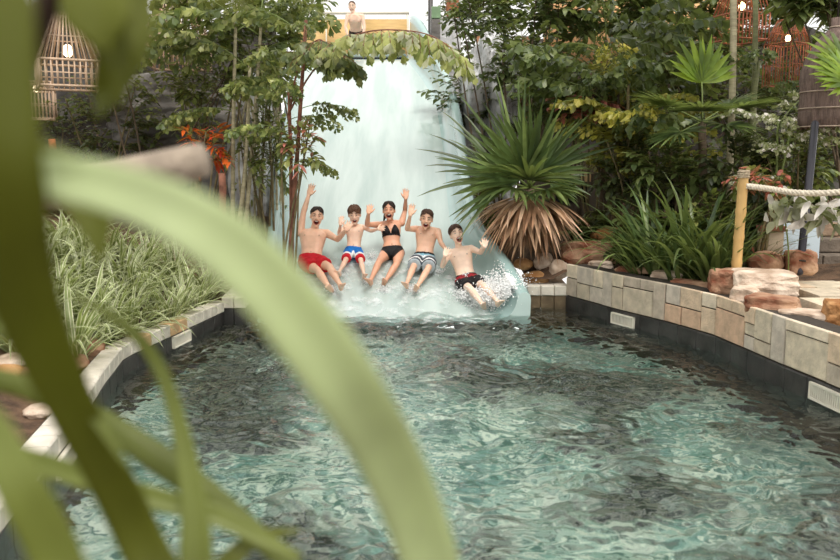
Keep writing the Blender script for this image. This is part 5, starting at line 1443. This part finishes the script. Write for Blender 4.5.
# stone steps
mb = MB(); rs = random.Random(3); x0 = P(812, 260, 9.3).x
for st in range(5):
    x = x0 - .2; y = 8.9 + st * .24
    while x < x0 + 2.2:
        w_ = rs.uniform(.22, .42); mb.box((x + w_ / 2, y + .14, .42 + st * .17), (w_ - .012, .30, .16), mi=rs.randrange(7)); x += w_
o = struct(mb.build('steps', [mat('step_stone_%d' % i, srgb(*q), .85, .2, 8, .4, 40) for i, q in enumerate(((150, 138, 122), (134, 122, 108), (166, 150, 130), (120, 108, 96), (158, 134, 112), (140, 130, 120), (174, 162, 146)))], smooth=False)); fromobj(o, [('BEVEL', dict(width=.012, segments=2))])
# paving behind the slabs
mb = MB(); rs = random.Random(6)
for i in range(7):
    for j in range(5):
        x, y = 3.75 + i * .42 + (.2 if j % 2 else 0), 6.3 + j * .5; mb.box((x, y, .615 + rs.uniform(-.01, .01)), (.40, .48, .10), mi=rs.randrange(3))
o = struct(mb.build('trim_3', STONE[:3], smooth=False)); o['label'] = 'pale flagstone path behind the slabs'
# stakes on the west bank
for px, py0, py1, d, r, m, lab in ((222, 214, 173, 10.3, .045, M['redstem'], 'weathered reddish wooden stake in front of the dark hollow'), (52, 168, 139, 12.0, .05, mat('orange_wood', srgb(206, 120, 76), .7, .2, 10), 'small orange wooden post behind the big arching blade')):
    a, b2 = P(px, py0, d), P(px, py1, d); a.z = min(a.z, terr(a.x, a.y)) - .03
    mb = MB(); n = 8
    mb.tube([a.lerp(b2, t / n) + V((.006 * sin(t * 2), 0, 0)) for t in range(n + 1)], [r * (1 + .06 * sin(t * 3)) for t in range(n + 1)], 9); o = mb.build('wooden_stake', m, origin=a); tag(o, lab, 'stake')
# things beside the platform
mb = MB(); c = P(449, 26, 20.6); mb.box((c.x, c.y, c.z - 1.2), (.56, .5, 2.7)); o = mb.build('stone_pedestal', M['whiterock'], origin=(c.x, c.y, c.z - 2.5), smooth=False); fromobj(o, [('BEVEL', dict(width=.03, segments=2))]); tag(o, 'whitish stone pedestal beside the top of the slide', 'pedestal')
zt = c.z + .15
root = thing('carved_post', (c.x + .08, c.y, zt), 'brown carved wooden figure post standing on the whitish pedestal', 'post')
mb = MB(); mb.tube([V((c.x + .08, c.y, zt + z)) for z in (0, .08, .12, .3, .36, .5, .56, .8, .9, 1.1)], [.15, .16, .13, .17, .14, .18, .13, .17, .15, .08], 10); mb.build('trunk', mat('carved_brown_wood', srgb(150, 92, 58), .7, .35, 8, .6, 18), root)
mb = MB()
for z in (.2, .43, .68):
    for sg in (-1, 1): mb.ball((c.x + .08 + sg * .06, c.y - .15, zt + z), (.03, .02, .03), nu=10, nv=6)
mb.build('carved_eye', M['hair_dark'], root)
mb = MB(); q = P(436, 13, 20.4); mb.box((q.x, q.y, q.z), (.22, .2, .28)); o = mb.build('green_crate', mat('green_paint', srgb(126, 154, 118), .6, .1, 6), origin=(q.x, q.y, q.z - .14), smooth=False); fromobj(o, [('BEVEL', dict(width=.015, segments=2))]); tag(o, 'small green box beside the carved wooden post', 'box')
mb = MB(); q = P(436, 21, 20.4); mb.box((q.x, q.y, q.z - 1.1), (.2, .2, 2.26)); tag(mb.build('crate_stand', M['greyrock'], origin=(q.x, q.y, q.z - 2.2), smooth=False), 'grey post carrying the small green box', 'post')
q = P(430.5, 0, 20.9); mb = MB(); mb.tube([V((q.x, q.y, terr(q.x, q.y))), V((q.x, q.y, 6.4))], .06, 10); tag(mb.build('dark_pole', M['darktile'], origin=(q.x, q.y, terr(q.x, q.y))), 'dark upright pole between the platform and the green box', 'pole')

# ================================================================ splash and foam
wt, nt = newmat('white_water')
out = N(nt, 'ShaderNodeOutputMaterial'); b_ = N(nt, 'ShaderNodeBsdfPrincipled', Roughness=.15); b_.inputs['Base Color'].default_value = (.97, .98, .98, 1); b_.inputs['IOR'].default_value = 1.33
nt.links.new(b_.outputs[0], out.inputs[0])
fm, nt = newmat('foam')
out = N(nt, 'ShaderNodeOutputMaterial'); b_ = N(nt, 'ShaderNodeBsdfPrincipled', Roughness=.4); b_.inputs['Base Color'].default_value = (.90, .94, .94, 1); tr = N(nt, 'ShaderNodeBsdfTransparent'); mx = N(nt, 'ShaderNodeMixShader')
nt.links.new(noisefac(nt, 5.5, .48, .84, 6, coord='Object'), mx.inputs[0]); nt.links.new(tr.outputs[0], mx.inputs[1]); nt.links.new(b_.outputs[0], mx.inputs[2]); nt.links.new(mx.outputs[0], out.inputs[0])
def drop(mb, p, r):
    vs = [p + V(q) * r for q in ((0, 0, 1), (1, 0, 0), (0, 1, 0), (-1, 0, 0), (0, -1, 0), (0, 0, -1))]
    mb.add(vs, [(0, 1, 2), (0, 2, 3), (0, 3, 4), (0, 4, 1), (5, 2, 1), (5, 3, 2), (5, 4, 3), (5, 1, 4)])
def spray(label, jets, seed):
    rs = random.Random(seed); mb = MB(); o0 = None
    for (p, dirv, n, spread, reach, r) in jets:
        p = V(p); o0 = o0 or p
        for k in range(n):
            t = rs.random() ** 1.4; d = V(dirv) * reach * t; q = p + d + V((rs.gauss(0, 1), rs.gauss(0, 1), rs.gauss(0, .7))) * spread * (.35 + t) - V((0, 0, .35 * reach * t * t))
            zf = slide_z(q.x, q.y) if q.y > 9.9 else 0
            if q.z < zf + .004: q.z = zf + rs.uniform(.002, .02)
            drop(mb, q, r * rs.uniform(.25, 1.2) * (1.25 - t))
    o = mb.build('splash', wt, origin=o0); tag(o, label, 'splash', kind='stuff'); return o
def on(px, py, up=.02): return slide_hit((px, py), up)
spray('white splash thrown up by the legs of the boy in dark trunks', [(on(484, 292), (.25, -.3, .55), 2600, .08, .5, .018), (on(500, 297), (.35, -.2, .5), 3000, .10, .45, .018), (on(470, 296), (-.25, -.3, .35), 1500, .08, .4, .015), (on(488, 300), (.1, -.7, .5), 3600, .11, .36, .017), (on(480, 300), (.0, -.5, .5), 2400, .08, .3, .016)], 1)
spray('spray of water around the man in red trunks', [(on(300, 262), (-.3, 0, .3), 160, .05, .3, .008), (on(332, 290), (0, -.4, .2), 380, .07, .35, .009)], 2)
spray('spray of water between the small boy and the woman', [(on(372, 258), (.1, .2, .5), 240, .06, .35, .008), (on(340, 274), (0, -.3, .2), 200, .06, .3, .008), (on(366, 282), (0, -.3, .3), 200, .05, .3, .008)], 3)
spray('spray of water under the feet of the woman and the boy in striped shorts', [(on(384, 290), (0, -.3, .25), 240, .07, .3, .008), (on(412, 290), (.1, -.3, .3), 420, .08, .35, .009), (on(440, 272), (.2, .1, .4), 200, .06, .3, .008)], 4)
mb = MB(); n, k = 120, 46; vs = []
for i in range(n + 1):
    for j in range(k + 1):
        y = lerp(9.35, 11.3, (j / k) ** 1.2); a, c_ = (sm(CLX, max(y, 9.8)) + .03, sm(CRX, max(y, 9.8)) + .12); x = lerp(a, c_, i / n)
        z = (slide_z(x, y) if y > 9.85 else .015) + .018 + .035 * max(0, noise.noise(V((x * 4, y * 3, 1)))) + .02 * max(0, noise.noise(V((x * 11, y * 8, 1)))); vs.append(V((x, y, z)))
mb.add(vs, [(i * (k + 1) + j, (i + 1) * (k + 1) + j, (i + 1) * (k + 1) + j + 1, i * (k + 1) + j + 1) for i in range(n) for j in range(k)])
tag(mb.build('foam', fm, origin=(-.4, 9.8, .03)), 'thin white foam spreading over the end of the slide onto the pool', 'foam', kind='stuff')
# ================================================================ camera, light
cd = bpy.data.cameras.new('camera'); cam = bpy.data.objects.new('camera', cd); COL.objects.link(cam)
cam.location = CAM; cam.rotation_euler = (pi / 2 - TH, 0, 0)
cd.lens = 35; cd.sensor_width = 36; cd.sensor_fit = 'HORIZONTAL'; cd.clip_start = .03; cd.clip_end = 200
cd.dof.use_dof = True; cd.dof.focus_distance = 10.6; cd.dof.aperture_fstop = 2.8
SC.camera = cam
w = bpy.data.worlds.new('bright_roof'); SC.world = w; w.use_nodes = True
bg = w.node_tree.nodes['Background']
bg.inputs[0].default_value = (1.0, .985, .95, 1); bg.inputs[1].default_value = 1.12
sd = bpy.data.lights.new('roof_daylight', 'SUN'); sd.energy = 2.3; sd.angle = R(28); sd.color = (1, .96, .9)
so = bpy.data.objects.new('roof_daylight', sd); COL.objects.link(so); so.rotation_euler = (R(24), R(14), 0); so.location = (0, 0, 12)
SC.view_settings.view_transform = 'Standard'; SC.view_settings.look = 'None'; SC.view_settings.gamma = 1
SC.view_settings.exposure = 0.18
SC.cycles.use_denoising = True
SC.cycles.max_bounces = 8; SC.cycles.transmission_bounces = 6; SC.cycles.transparent_max_bounces = 8
SC.cycles.sample_clamp_indirect = 6
